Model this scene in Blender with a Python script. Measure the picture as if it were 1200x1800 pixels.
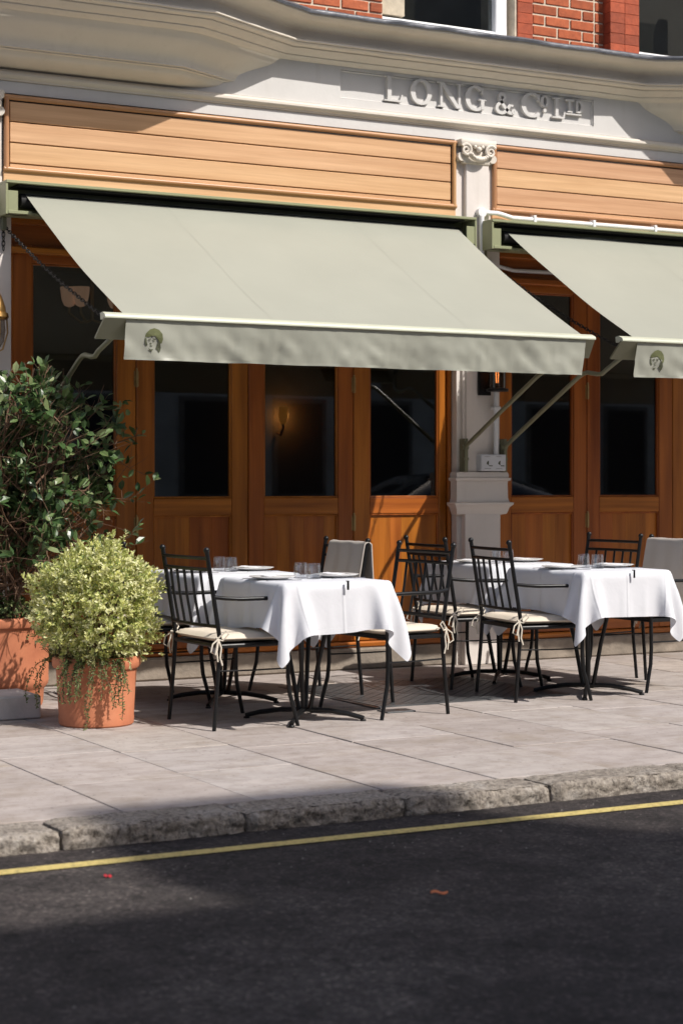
import bpy, bmesh, math, random
import numpy as np
from mathutils import Vector, Matrix, noise

random.seed(7)
for o in list(bpy.data.objects):
    bpy.data.objects.remove(o)
SC = bpy.context.scene
COL = SC.collection

# ------------------------------------------------------------ camera
YAW = math.atan2(0.475, 0.88)                  # the camera looks to the right of the facade's normal
cam = bpy.data.cameras.new('camera')
cam.sensor_fit = 'HORIZONTAL'; cam.sensor_width = 36.0
cam.lens = 3240 / 1200 * 36.0
cam.shift_y = -50 / 1200
cam.clip_start = 0.1; cam.clip_end = 500
cam.dof.use_dof = True; cam.dof.focus_distance = 10.2; cam.dof.aperture_fstop = 5.0
camo = bpy.data.objects.new('camera', cam); COL.objects.link(camo)
camo.location = (0, -10.8, 1.25)
camo.rotation_euler = (math.pi / 2, 0, -YAW)
SC.camera = camo

# ------------------------------------------------------------ light
SUN = Vector((-0.515, 1.0, -1.22)).normalized()     # the way the sunlight travels
w = bpy.data.worlds.new('World'); SC.world = w; w.use_nodes = True
nt = w.node_tree; nt.nodes.clear()
out = nt.nodes.new('ShaderNodeOutputWorld'); bg = nt.nodes.new('ShaderNodeBackground')
sky = nt.nodes.new('ShaderNodeTexSky'); sky.sky_type = 'NISHITA'; sky.sun_disc = False
sky.sun_elevation = math.asin(-SUN.z); sky.sun_rotation = math.atan2(-SUN.x, -SUN.y)
sky.altitude = 30; sky.air_density = 0.8; sky.dust_density = 2.6; sky.ozone_density = 0.4
bg.inputs['Strength'].default_value = 0.108
nt.links.new(sky.outputs[0], bg.inputs[0]); nt.links.new(bg.outputs[0], out.inputs[0])
sl = bpy.data.lights.new('sun', 'SUN'); sl.energy = 3.9; sl.angle = math.radians(0.53)
sl.color = (1.0, 0.95, 0.885)
so = bpy.data.objects.new('sun', sl); COL.objects.link(so)
so.rotation_euler = SUN.to_track_quat('-Z', 'Y').to_euler(); so.location = (10, -20, 25)
vs = SC.view_settings
vs.view_transform = 'Standard'; vs.look = 'None'; vs.gamma = 1.0; vs.exposure = 0.36
vs.use_curve_mapping = False

# ------------------------------------------------------------ materials
def new_mat(name):
    m = bpy.data.materials.new(name); m.use_nodes = True
    t = m.node_tree; b = t.nodes['Principled BSDF']
    return m, t, b

def N(t, kind, **kw):
    n = t.nodes.new(kind)
    for k, v in kw.items():
        if k in n.inputs: n.inputs[k].default_value = v
        else: setattr(n, k, v)
    return n

def coords(t, scale=(1, 1, 1)):
    tc = N(t, 'ShaderNodeTexCoord'); mp = N(t, 'ShaderNodeMapping'); mp.inputs['Scale'].default_value = scale
    t.links.new(tc.outputs['Object'], mp.inputs[0])
    oi = N(t, 'ShaderNodeObjectInfo')
    ml = N(t, 'ShaderNodeMath', operation='MULTIPLY'); ml.inputs[1].default_value = 37.0
    t.links.new(oi.outputs['Random'], ml.inputs[0])
    return mp.outputs[0], ml.outputs[0], oi.outputs['Random']

def noise4(t, vec, wv, scale, detail=4, rough=.55):
    n = N(t, 'ShaderNodeTexNoise'); n.noise_dimensions = '4D'
    n.inputs['Scale'].default_value = scale; n.inputs['Detail'].default_value = detail; n.inputs['Roughness'].default_value = rough
    t.links.new(vec, n.inputs['Vector']); t.links.new(wv, n.inputs['W'])
    return n.outputs[0]

def ramp(t, fac, stops):
    r = N(t, 'ShaderNodeValToRGB'); e = r.color_ramp.elements
    while len(e) < len(stops): e.new(0.5)
    for k, (p, c) in enumerate(stops):
        e[k].position = p; e[k].color = (*c, 1) if len(c) == 3 else c
    t.links.new(fac, r.inputs[0]); return r.outputs[0]

def mixc(t, fac, a, b, mode='MIX'):
    m = N(t, 'ShaderNodeMix'); m.data_type = 'RGBA'; m.blend_type = mode
    if isinstance(fac, float): m.inputs[0].default_value = fac
    else: t.links.new(fac, m.inputs[0])
    for k, v in ((6, a), (7, b)):
        if isinstance(v, tuple): m.inputs[k].default_value = (*v, 1)
        else: t.links.new(v, m.inputs[k])
    return m.outputs[2]

def bump(t, b, h, strength=.3, dist=.01):
    n = N(t, 'ShaderNodeBump'); n.inputs['Strength'].default_value = strength; n.inputs['Distance'].default_value = dist
    t.links.new(h, n.inputs['Height']); t.links.new(n.outputs[0], b.inputs['Normal'])

def scale_c(c, k): return tuple(min(1, x * k) for x in c)

def simple(name, c, rough=.5, metal=0.0, var=.12, scale=6, bmp=.15, bd=.004, bscale=60, spec=.5):
    m, t, b = new_mat(name)
    v, wv, rnd = coords(t)
    n = noise4(t, v, wv, scale)
    col = ramp(t, n, [(.3, scale_c(c, 1 - var)), (.7, scale_c(c, 1 + var))])
    t.links.new(col, b.inputs['Base Color'])
    b.inputs['Roughness'].default_value = rough; b.inputs['Metallic'].default_value = metal
    b.inputs['Specular IOR Level'].default_value = spec
    if bmp: bump(t, b, noise4(t, v, wv, bscale, 3), bmp, bd)
    return m

def wood(name, axis, dark, light, rough=.42, var=.22, grain=1.0, figure=1.0):
    m, t, b = new_mat(name)
    s = [9.0 * grain] * 3; s[axis] = .55
    v, wv, rnd = coords(t, tuple(s))
    n1 = noise4(t, v, wv, 1.6, 5, .6)
    s2 = [90.0] * 3; s2[axis] = 2.2
    v2, w2, _ = coords(t, tuple(s2))
    n2 = noise4(t, v2, w2, 1.0, 3, .6)
    wave = N(t, 'ShaderNodeTexWave'); wave.wave_type = 'RINGS'; wave.inputs['Scale'].default_value = .55
    wave.inputs['Distortion'].default_value = 9; wave.inputs['Detail'].default_value = 2; wave.inputs['Detail Scale'].default_value = 1.2
    t.links.new(v, wave.inputs[0])
    mid = tuple((a + c) / 2 for a, c in zip(dark, light))
    c1 = ramp(t, n1, [(.28, dark), (.5, mid), (.74, light)])
    c2 = mixc(t, .22 * figure, c1, ramp(t, wave.outputs[1], [(.1, light), (.8, scale_c(dark, .92))]))
    c3 = mixc(t, .5 * figure, c2, ramp(t, n2, [(.3, (.66, .6, .55)), (.62, (1, 1, 1))]), 'MULTIPLY')
    hs = N(t, 'ShaderNodeHueSaturation')
    mr = N(t, 'ShaderNodeMapRange'); mr.inputs[3].default_value = 1 - var; mr.inputs[4].default_value = 1 + var
    t.links.new(rnd, mr.inputs[0]); t.links.new(mr.outputs[0], hs.inputs['Value'])
    mr2 = N(t, 'ShaderNodeMapRange'); mr2.inputs[3].default_value = .493; mr2.inputs[4].default_value = .507
    t.links.new(rnd, mr2.inputs[0]); t.links.new(mr2.outputs[0], hs.inputs['Hue'])
    t.links.new(c3, hs.inputs['Color']); t.links.new(hs.outputs[0], b.inputs['Base Color'])
    rr = N(t, 'ShaderNodeMapRange'); rr.inputs[3].default_value = rough - .08; rr.inputs[4].default_value = rough + .12
    t.links.new(n1, rr.inputs[0]); t.links.new(rr.outputs[0], b.inputs['Roughness'])
    bump(t, b, n2, .12, .002)
    return m

def paint(name, c, rough=.55, dirt=.16, dirtc=(.33, .27, .2)):
    m, t, b = new_mat(name)
    v, wv, rnd = coords(t)
    n = noise4(t, v, wv, 2.3, 6, .65)
    col = ramp(t, n, [(.35, scale_c(c, .94)), (.65, scale_c(c, 1.03))])
    vs_, ws_, _ = coords(t, (14, 14, 1.1))
    st = noise4(t, vs_, ws_, 1.0, 5, .7)
    f = ramp(t, st, [(.55, (0, 0, 0)), (.8, (dirt, dirt, dirt))])
    col = mixc(t, f, col, dirtc)
    t.links.new(col, b.inputs['Base Color']); b.inputs['Roughness'].default_value = rough
    bump(t, b, noise4(t, v, wv, 45, 4), .25, .003)
    return m

M = {}
M['cream'] = paint('cream_paint', (.61, .595, .575))
M['stonepaint'] = paint('ivory_paint', (.68, .62, .54), .6, .22)
M['pier'] = paint('pier_paint', (.68, .625, .58), .5)
M['white'] = paint('white_gloss', (.80, .80, .80), .35, .08)
FD, FL = (.53, .295, .15), (.71, .44, .25)
M['oak_x'] = wood('frieze_timber', 0, FD, FL, var=.07, figure=.75)
M['oak_z'] = wood('frieze_timber_upright', 2, FD, FL, var=.1)
M['bead'] = wood('frieze_bead_timber', 0, (.40, .20, .085), (.56, .31, .145), .35, .06)
M['bead_z'] = wood('frieze_bead_timber_upright', 2, (.40, .20, .085), (.56, .31, .145), .35, .06)
DD, DL = (.22, .055, .0035), (.53, .165, .018)
M['door_z'] = wood('door_timber_upright', 2, DD, DL, .36, .12)
M['door_x'] = wood('door_timber_level', 0, DD, DL, .36, .12)
M['lead'] = simple('lead', (.10, .105, .12), .45, .3, .3, 20, .4, .01, 30)
M['green'] = simple('sage_metal', (.27, .285, .165), .4, 0, .06, 4, .05)
M['green_dk'] = simple('olive_metal', (.185, .185, .115), .38, 0, .08, 4, .05)
M['bar'] = simple('pale_sage_metal', (.50, .52, .41), .35, 0, .05, 4, .03)
M['dark'] = simple('black_void', (.006, .006, .006), .7, 0, .1, 4, 0)
M['iron'] = simple('black_iron', (.007, .007, .0075), .36, .0, .3, 40, .25, .002, 160, .35)
M['chain'] = simple('chain_steel', (.03, .03, .03), .4, .7, .3, 40, 0)
M['brass'] = simple('old_brass', (.42, .25, .09), .3, .9, .2, 20, .1)
M['hinge'] = simple('hinge_brass', (.40, .28, .12), .35, .8, .2, 20, .1)
M['pvc'] = simple('white_conduit', (.78, .78, .79), .35, 0, .04, 5, 0)
M['boxgrey'] = simple('socket_box_grey', (.62, .63, .66), .45, 0, .05, 8, 0)
M['print'] = simple('dark_print', (.07, .075, .042), .8, 0, .2, 30, 0)
M['print_g'] = simple('green_print', (.115, .125, .052), .85, 0, .15, 60, 0)
M['mortar'] = simple('mortar', (.62, .53, .41), .9, 0, .15, 20, .5, .006, 120)
M['basestone'] = simple('threshold_stone', (.24, .20, .16), .8, 0, .3, 8, .5, .01, 40)
M['plate'] = simple('glazed_china', (.80, .79, .77), .12, 0, .01, 3, 0)
M['steel'] = simple('cutlery_steel', (.6, .6, .62), .2, 1, .05, 3, 0)
M['napkin'] = simple('napkin_linen', (.76, .76, .78), .8, 0, .02, 6, .3, .003, 300)
M['tie'] = simple('cushion_tie', (.66, .60, .50), .85, 0, .05, 20, 0)
M['soil'] = simple('soil', (.03, .02, .014), .95, 0, .5, 30, .8, .03, 60)
M['bark'] = simple('twig_bark', (.15, .085, .05), .8, 0, .35, 30, .4, .004, 120)
M['curtain'] = simple('window_blind', (.50, .43, .32), .8, 0, .15, 20, .3, .01, 40)
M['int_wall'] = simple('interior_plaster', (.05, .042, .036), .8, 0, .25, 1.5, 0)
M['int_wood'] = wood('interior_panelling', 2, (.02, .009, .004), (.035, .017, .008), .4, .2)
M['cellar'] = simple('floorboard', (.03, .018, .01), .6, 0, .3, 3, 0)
M['redlitter'] = simple('red_scrap', (.6, .04, .05), .6, 0, .1, 5, 0)
M['orangelitter'] = simple('orange_scrap', (.62, .18, .06), .6, 0, .1, 5, 0)

def brickmat(name, c, rough=.85):
    m, t, b = new_mat(name)
    v, wv, rnd = coords(t)
    base = ramp(t, rnd, [(0, scale_c(c, .68)), (.35, scale_c(c, .92)), (.7, c), (1, (c[0] * 1.15, c[1] * 1.28, c[2] * 1.4))])
    n = noise4(t, v, wv, 24, 6, .7)
    col = mixc(t, .75, base, ramp(t, n, [(.3, (.55, .5, .48)), (.6, (1.0, 1.0, 1.0))]), 'MULTIPLY')
    t.links.new(col, b.inputs['Base Color']); b.inputs['Roughness'].default_value = rough
    bump(t, b, n, .6, .008); return m
M['brick'] = brickmat('red_brick', (.47, .115, .042))
M['rubbed'] = brickmat('rubbed_red_brick', (.44, .085, .03), .75)

def fabric(name, c, trans=.12, sc=900, var=.04, rough=.85, spec=.2, wr=(16, .22)):
    m, t, b = new_mat(name)
    v, wv, rnd = coords(t)
    n = noise4(t, v, wv, 3.0, 4)
    col = ramp(t, n, [(.3, scale_c(c, 1 - var)), (.7, scale_c(c, 1 + var))])
    t.links.new(col, b.inputs['Base Color']); b.inputs['Roughness'].default_value = rough
    b.inputs['Specular IOR Level'].default_value = spec
    big = noise4(t, v, wv, wr[0], 4, .6)
    bump(t, b, big, wr[1], .006)
    if trans:
        o = t.nodes['Material Output']; mx = N(t, 'ShaderNodeMixShader'); mx.inputs[0].default_value = trans
        tr = N(t, 'ShaderNodeBsdfTranslucent'); t.links.new(col, tr.inputs[0])
        t.links.new(b.outputs[0], mx.inputs[1]); t.links.new(tr.outputs[0], mx.inputs[2]); t.links.new(mx.outputs[0], o.inputs[0])
    return m
M['awning'] = fabric('sage_awning_canvas', (.335, .34, .285), .03, var=.03, rough=.5, spec=.5, wr=(7, .25))
M['cloth'] = fabric('white_linen', (.70, .71, .745), .10, var=.012, wr=(11, .55))
def linen_creases(m):
    """ironed fold lines and a stitched hem, in the cloth's own flat coordinates"""
    t = m.node_tree; b = t.nodes['Principled BSDF']
    at = N(t, 'ShaderNodeAttribute'); at.attribute_name = 'flat'
    sp = N(t, 'ShaderNodeSeparateXYZ'); t.links.new(at.outputs['Vector'], sp.inputs[0])
    tot = None
    def mth(op, a, bv):
        n = N(t, 'ShaderNodeMath', operation=op)
        for k, q in enumerate((a, bv)):
            if isinstance(q, (int, float)): n.inputs[k].default_value = q
            elif q is not None: t.links.new(q, n.inputs[k])
        return n.outputs[0]
    for ax, lines in ((0, (.27, .5, .74)), (1, (.26, .5, .755))):
        for l in lines:
            d = mth('ABSOLUTE', mth('SUBTRACT', sp.outputs[ax], l), None)
            h = mth('MAXIMUM', mth('SUBTRACT', 1.0, mth('DIVIDE', d, .010)), 0.0)
            tot = h if tot is None else mth('ADD', tot, h)
        e = mth('MINIMUM', sp.outputs[ax], mth('SUBTRACT', 1.0, sp.outputs[ax]))
        hm = mth('MULTIPLY', mth('LESS_THAN', e, .022), .8)
        tot = mth('ADD', tot, hm)
    bn = N(t, 'ShaderNodeBump'); bn.inputs['Strength'].default_value = .8; bn.inputs['Distance'].default_value = .0035
    t.links.new(tot, bn.inputs['Height'])
    old = [l for l in t.links if l.to_node == b and l.to_socket.name == 'Normal'][0].from_node
    t.links.new(old.outputs[0], bn.inputs['Normal']); t.links.new(bn.outputs[0], b.inputs['Normal'])
linen_creases(M['cloth'])
M['cushion'] = fabric('cream_cushion_cotton', (.68, .60, .49), 0)
M['throw'] = fabric('oatmeal_throw', (.50, .455, .41), .08)

def flagmat():
    m, t, b = new_mat('york_stone')
    v, wv, rnd = coords(t)
    base = ramp(t, rnd, [(0, (.35, .305, .28)), (.4, (.41, .36, .335)), (.75, (.40, .36, .34)), (1, (.46, .40, .35))])
    vs_, ws_, _ = coords(t, (1.0, 5.0, 5.0))
    n = noise4(t, vs_, ws_, 1.7, 7, .65)
    col = mixc(t, .8, base, ramp(t, n, [(.3, (.72, .70, .68)), (.55, (1, 1, 1)), (.75, (1.12, 1.1, 1.06))]), 'MULTIPLY')
    n2 = noise4(t, v, wv, 9, 8, .75)
    col = mixc(t, .55, col, ramp(t, n2, [(.34, (.58, .53, .49)), (.54, (1, 1, 1))]), 'MULTIPLY')
    n4 = noise4(t, v, wv, 2.4, 6, .7)
    col = mixc(t, ramp(t, n4, [(.5, (0, 0, 0)), (.68, (.6, .6, .6))]), col, (.25, .20, .15))
    n3 = noise4(t, v, wv, 38, 2, .5)
    col = mixc(t, ramp(t, n3, [(.66, (0, 0, 0)), (.70, (.55, .55, .55))]), col, (.09, .078, .07))
    t.links.new(col, b.inputs['Base Color']); b.inputs['Roughness'].default_value = .82
    bump(t, b, n2, .35, .006); return m
M['flag'] = flagmat()
M['joint'] = simple('joint_grit', (.075, .062, .05), .95, 0, .4, 14, .6, .01, 80)

def granite():
    m, t, b = new_mat('granite_kerb')
    v, wv, rnd = coords(t)
    n = noise4(t, v, wv, 60, 4, .7); n2 = noise4(t, v, wv, 6, 6, .7)
    col = ramp(t, n, [(.3, (.09, .08, .075)), (.45, (.28, .25, .22)), (.6, (.38, .345, .305)), (.72, (.55, .51, .46))])
    col = mixc(t, .8, col, ramp(t, n2, [(.32, (.48, .43, .38)), (.5, (.9, .86, .8)), (.62, (1, 1, 1))]), 'MULTIPLY')
    n3 = noise4(t, v, wv, 30, 6, .75)
    col = mixc(t, .7, col, ramp(t, n3, [(.36, (.34, .30, .26)), (.5, (1, 1, 1))]), 'MULTIPLY')
    t.links.new(col, b.inputs['Base Color']); b.inputs['Roughness'].default_value = .8
    bump(t, b, n, .8, .016); return m
M['granite'] = granite()

def asphalt():
    m, t, b = new_mat('asphalt')
    v, wv, rnd = coords(t)
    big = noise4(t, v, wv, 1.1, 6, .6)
    base = ramp(t, big, [(.28, (.034, .028, .027)), (.48, (.060, .050, .048)), (.7, (.125, .108, .10))])  # broad mottling of the asphalt, contrast raised to imitate soft sun patches
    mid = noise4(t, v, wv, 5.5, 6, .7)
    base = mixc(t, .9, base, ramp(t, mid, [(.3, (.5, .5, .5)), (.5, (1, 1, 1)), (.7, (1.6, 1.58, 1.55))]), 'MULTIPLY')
    vo = N(t, 'ShaderNodeTexVoronoi'); vo.inputs['Scale'].default_value = 75; t.links.new(v, vo.inputs[0])
    sp = ramp(t, vo.outputs['Color'], [(.0, (.45, .45, .45)), (.55, (.95, .95, .95)), (.8, (1.5, 1.48, 1.45)), (1.0, (3.0, 2.9, 2.8))])
    col = mixc(t, .85, base, sp, 'MULTIPLY')
    vo2 = N(t, 'ShaderNodeTexVoronoi'); vo2.inputs['Scale'].default_value = 17; t.links.new(v, vo2.inputs[0])
    f = ramp(t, vo2.outputs['Distance'], [(.045, (.75, .75, .75)), (.075, (0, 0, 0))])
    gate = noise4(t, v, wv, 7, 3)
    g2 = ramp(t, gate, [(.5, (0, 0, 0)), (.6, (1, 1, 1))])
    f = mixc(t, 1.0, f, g2, 'MULTIPLY')
    col = mixc(t, f, col, (.3, .28, .26))
    b.inputs['Roughness'].default_value = .8
    b.inputs['Specular IOR Level'].default_value = .3
    fine = noise4(t, v, wv, 170, 3, .7)
    crk = noise4(t, v, wv, 14, 6, .8)
    pit = ramp(t, noise4(t, v, wv, 11, 6, .75), [(.36, (.45, .45, .45)), (.46, (1, 1, 1))])
    gate2 = ramp(t, noise4(t, v, wv, .9, 3), [(.42, (0, 0, 0)), (.6, (1, 1, 1))])
    t.links.new(mixc(t, gate2, col, mixc(t, 1.0, col, pit, 'MULTIPLY')), b.inputs['Base Color'])
    ad = N(t, 'ShaderNodeMath', operation='ADD'); t.links.new(fine, ad.inputs[0]); t.links.new(crk, ad.inputs[1])
    bump(t, b, ad.outputs[0], 1.0, .02); return m
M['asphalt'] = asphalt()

def yellow():
    m, t, b = new_mat('yellow_road_paint')
    v, wv, rnd = coords(t)
    n = noise4(t, v, wv, 55, 4, .7)
    col = ramp(t, n, [(.34, (.14, .115, .06)), (.45, (.50, .39, .13)), (.7, (.64, .52, .20))])
    t.links.new(col, b.inputs['Base Color']); b.inputs['Roughness'].default_value = .7
    bump(t, b, n, .5, .004); return m
M['yellow'] = yellow()

def terracotta():
    m, t, b = new_mat('terracotta')
    v, wv, rnd = coords(t)
    n = noise4(t, v, wv, 5, 6, .65)
    col = ramp(t, n, [(.28, (.40, .13, .065)), (.5, (.52, .185, .09)), (.75, (.58, .23, .12))])
    n2 = noise4(t, v, wv, 22, 4, .7)
    col = mixc(t, ramp(t, n2, [(.62, (0, 0, 0)), (.8, (.15, .15, .15))]), col, (.55, .40, .30))
    t.links.new(col, b.inputs['Base Color']); b.inputs['Roughness'].default_value = .78
    bump(t, b, n2, .2, .004); return m
M['terra'] = terracotta()

def leafmat(name, stops, rough=.35, trans=.25, spec=.5):
    m, t, b = new_mat(name)
    at = N(t, 'ShaderNodeAttribute'); at.attribute_name = 'tone'
    oi = N(t, 'ShaderNodeObjectInfo')
    ad = N(t, 'ShaderNodeMath', operation='ADD'); t.links.new(at.outputs['Fac'], ad.inputs[0]); t.links.new(oi.outputs['Random'], ad.inputs[1])
    fr = N(t, 'ShaderNodeMath', operation='FRACT'); t.links.new(ad.outputs[0], fr.inputs[0])
    col = ramp(t, fr.outputs[0], stops)
    t.links.new(col, b.inputs['Base Color']); b.inputs['Roughness'].default_value = rough
    b.inputs['Specular IOR Level'].default_value = spec
    o = t.nodes['Material Output']; mx = N(t, 'ShaderNodeMixShader'); mx.inputs[0].default_value = trans
    tr = N(t, 'ShaderNodeBsdfTranslucent'); t.links.new(col, tr.inputs[0])
    t.links.new(b.outputs[0], mx.inputs[1]); t.links.new(tr.outputs[0], mx.inputs[2]); t.links.new(mx.outputs[0], o.inputs[0])
    return m
M['leaf'] = leafmat('shrub_leaf', [(0, (.03, .06, .02)), (.45, (.065, .125, .04)), (.8, (.14, .21, .075)), (1, (.27, .31, .15))], .34)
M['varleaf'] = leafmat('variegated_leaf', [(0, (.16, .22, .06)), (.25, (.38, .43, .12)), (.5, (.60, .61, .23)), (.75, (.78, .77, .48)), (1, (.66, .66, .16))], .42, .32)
M['herb'] = leafmat('trailing_herb_leaf', [(0, (.06, .10, .03)), (.6, (.14, .20, .06)), (1, (.25, .28, .11))], .6, .2)

def glassmat(name, tint=(.80, .82, .80), f0=.085):
    m, t, b = new_mat(name)
    o = t.nodes['Material Output']; t.nodes.remove(b)
    tr = N(t, 'ShaderNodeBsdfTransparent'); tr.inputs[0].default_value = (*tint, 1)
    gl = N(t, 'ShaderNodeBsdfGlossy'); gl.inputs['Roughness'].default_value = .015
    lw = N(t, 'ShaderNodeLayerWeight'); lw.inputs[0].default_value = .5
    pw = N(t, 'ShaderNodeMath', operation='POWER'); pw.inputs[1].default_value = 5.0; t.links.new(lw.outputs['Facing'], pw.inputs[0])
    fr = N(t, 'ShaderNodeMath', operation='MULTIPLY_ADD'); fr.inputs[1].default_value = .9; fr.inputs[2].default_value = f0
    t.links.new(pw.outputs[0], fr.inputs[0])
    mx = N(t, 'ShaderNodeMixShader')
    t.links.new(fr.outputs[0], mx.inputs[0]); t.links.new(tr.outputs[0], mx.inputs[1]); t.links.new(gl.outputs[0], mx.inputs[2])
    t.links.new(mx.outputs[0], o.inputs[0]); return m
M['glass'] = glassmat('window_glass', (.62, .64, .62))
M['tumbler'] = glassmat('tumbler_glass', (.95, .955, .965), .13)
M['lampglass'] = glassmat('lamp_glass', (.55, .52, .5))

def emit(name, c, s):
    m, t, b = new_mat(name)
    b.inputs['Base Color'].default_value = (*c, 1)
    b.inputs['Emission Color'].default_value = (*c, 1); b.inputs['Emission Strength'].default_value = s
    return m
M['filament'] = emit('glowing_filament', (1.0, .36, .10), 4.0)
M['sconceglow'] = emit('sconce_glow', (1.0, .36, .05), .14)
M['shade'] = emit('opal_lamp_shade', (.80, .45, .30), .22)

# ------------------------------------------------------------ mesh helpers
ORG = {}
class MB:
    def __init__(s): s.v = []; s.f = []; s.tone = None
    def add(s, vs, fs):
        k = len(s.v); s.v += [tuple(p) for p in vs]; s.f += [tuple(i + k for i in f) for f in fs]; return s
    def box(s, x0, x1, y0, y1, z0, z1):
        return s.add([(x0, y0, z0), (x1, y0, z0), (x1, y1, z0), (x0, y1, z0), (x0, y0, z1), (x1, y0, z1), (x1, y1, z1), (x0, y1, z1)],
                     [(3, 2, 1, 0), (4, 5, 6, 7), (0, 1, 5, 4), (1, 2, 6, 5), (2, 3, 7, 6), (3, 0, 4, 7)])
    def cbox(s, x0, x1, y0, y1, z0, z1, c=.004):
        lo = (x0, y0, z0); hi = (x1, y1, z1); vs = []; idx = {}
        for sx in (0, 1):
            for sy in (0, 1):
                for sz in (0, 1):
                    sg = (sx, sy, sz)
                    for a in range(3):
                        p = []
                        for q in range(3):
                            e = hi[q] if sg[q] else lo[q]
                            if q != a: e += -c if sg[q] else c
                            p.append(e)
                        idx[(sg, a)] = len(vs); vs.append(p)
        fs = []
        for a in range(3):
            b_, c_ = (a + 1) % 3, (a + 2) % 3
            for sd in (0, 1):
                ring = []
                for (u, v_) in ((0, 0), (1, 0), (1, 1), (0, 1)):
                    g = [0, 0, 0]; g[a] = sd; g[b_] = u; g[c_] = v_; ring.append(idx[(tuple(g), a)])
                fs.append(tuple(ring) if sd else tuple(reversed(ring)))
        for a in range(3):
            b_, c_ = (a + 1) % 3, (a + 2) % 3
            for u in (0, 1):
                for v_ in (0, 1):
                    g0 = [0, 0, 0]; g0[b_] = u; g0[c_] = v_; g1 = list(g0); g1[a] = 1
                    g0, g1 = tuple(g0), tuple(g1)
                    q = (idx[(g0, b_)], idx[(g1, b_)], idx[(g1, c_)], idx[(g0, c_)])
                    fs.append(q if (u ^ v_) else tuple(reversed(q)))
        for sg in [(a, b, c2) for a in (0, 1) for b in (0, 1) for c2 in (0, 1)]:
            q = (idx[(sg, 0)], idx[(sg, 1)], idx[(sg, 2)])
            fs.append(q if sum(sg) % 2 else tuple(reversed(q)))
        return s.add(vs, fs)
    def tube(s, pts, r, n=8, cap=True):
        pts = [Vector(p) for p in pts]; m = len(pts)
        rs = r if isinstance(r, (list, tuple)) else [r] * m
        k0 = len(s.v); prev = None
        for i, p in enumerate(pts):
            d = (pts[min(i + 1, m - 1)] - pts[max(i - 1, 0)])
            if d.length < 1e-9: d = Vector((0, 0, 1))
            d.normalize()
            if prev is None:
                u = d.orthogonal().normalized()
            else:
                u = prev - d * prev.dot(d)
                u = u.normalized() if u.length > 1e-6 else d.orthogonal().normalized()
            prev = u; w_ = d.cross(u)
            for j in range(n):
                a = 2 * math.pi * j / n
                s.v.append(tuple(p + (u * math.cos(a) + w_ * math.sin(a)) * rs[i]))
        for i in range(m - 1):
            for j in range(n):
                a = k0 + i * n + j; b = k0 + i * n + (j + 1) % n
                s.f.append((a, b, b + n, a + n))
        if cap:
            s.f.append(tuple(reversed(range(k0, k0 + n)))); s.f.append(tuple(range(k0 + (m - 1) * n, k0 + m * n)))
        return s
    def lathe(s, prof, c=(0, 0, 0), n=32, wob=0):
        k0 = len(s.v); m = len(prof)
        for (r, z) in prof:
            for j in range(n):
                a = 2 * math.pi * j / n
                s.v.append((c[0] + r * math.cos(a), c[1] + r * math.sin(a), c[2] + z))
        for i in range(m - 1):
            for j in range(n):
                a = k0 + i * n + j; b = k0 + i * n + (j + 1) % n
                s.f.append((a, b, b + n, a + n))
        if prof[0][0] > 1e-5: s.f.append(tuple(reversed(range(k0, k0 + n))))
        if prof[-1][0] > 1e-5: s.f.append(tuple(range(k0 + (m - 1) * n, k0 + m * n)))
        return s
    def ball(s, c, r, n=10):
        return s.lathe([(max(1e-4, r * math.sin(math.pi * i / 6)), -r * math.cos(math.pi * i / 6)) for i in range(7)], c, n)
    def prism(s, poly, y0, y1):
        """poly of (x, z); front at y0, back at y1"""
        n = len(poly); k = len(s.v)
        s.v += [(x, y0, z) for x, z in poly] + [(x, y1, z) for x, z in poly]
        s.f.append(tuple(range(k, k + n))); s.f.append(tuple(reversed(range(k + n, k + 2 * n))))
        for i in range(n):
            j = (i + 1) % n; s.f.append((k + i, k + n + i, k + n + j, k + j))
        return s
    def ribbon(s, pts, hw, y0, y1, closed=False):
        """2-D stroke of varying half width in the xz plane, extruded y0..y1"""
        n = len(pts); hs = hw if isinstance(hw, (list, tuple)) else [hw] * n
        L = []; R = []
        for i in range(n):
            if closed: a, b = pts[(i - 1) % n], pts[(i + 1) % n]
            else: a, b = pts[max(i - 1, 0)], pts[min(i + 1, n - 1)]
            dx, dz = b[0] - a[0], b[1] - a[1]; l = math.hypot(dx, dz) or 1
            nx, nz = -dz / l, dx / l
            L.append((pts[i][0] + nx * hs[i], pts[i][1] + nz * hs[i])); R.append((pts[i][0] - nx * hs[i], pts[i][1] - nz * hs[i]))
        k = len(s.v)
        for P, y in ((L, y0), (R, y0), (L, y1), (R, y1)): s.v += [(x, y, z) for x, z in P]
        m = n if closed else n - 1
        for i in range(m):
            j = (i + 1) % n
            s.f += [(k + i, k + n + i, k + n + j, k + j), (k + i, k + j, k + 2 * n + j, k + 2 * n + i), (k + n + i, k + 3 * n + i, k + 3 * n + j, k + n + j)]
        if not closed:
            s.f += [(k, k + 2 * n, k + 3 * n, k + n), (k + n - 1, k + 2 * n - 1, k + 4 * n - 1, k + 3 * n - 1)]
        return s
    def grid(s, P):
        """P[i][j] points"""
        k = len(s.v); a, b = len(P), len(P[0])
        for row in P: s.v += [tuple(p) for p in row]
        for i in range(a - 1):
            for j in range(b - 1):
                q = k + i * b + j; s.f.append((q, q + 1, q + b + 1, q + b))
        return s
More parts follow.
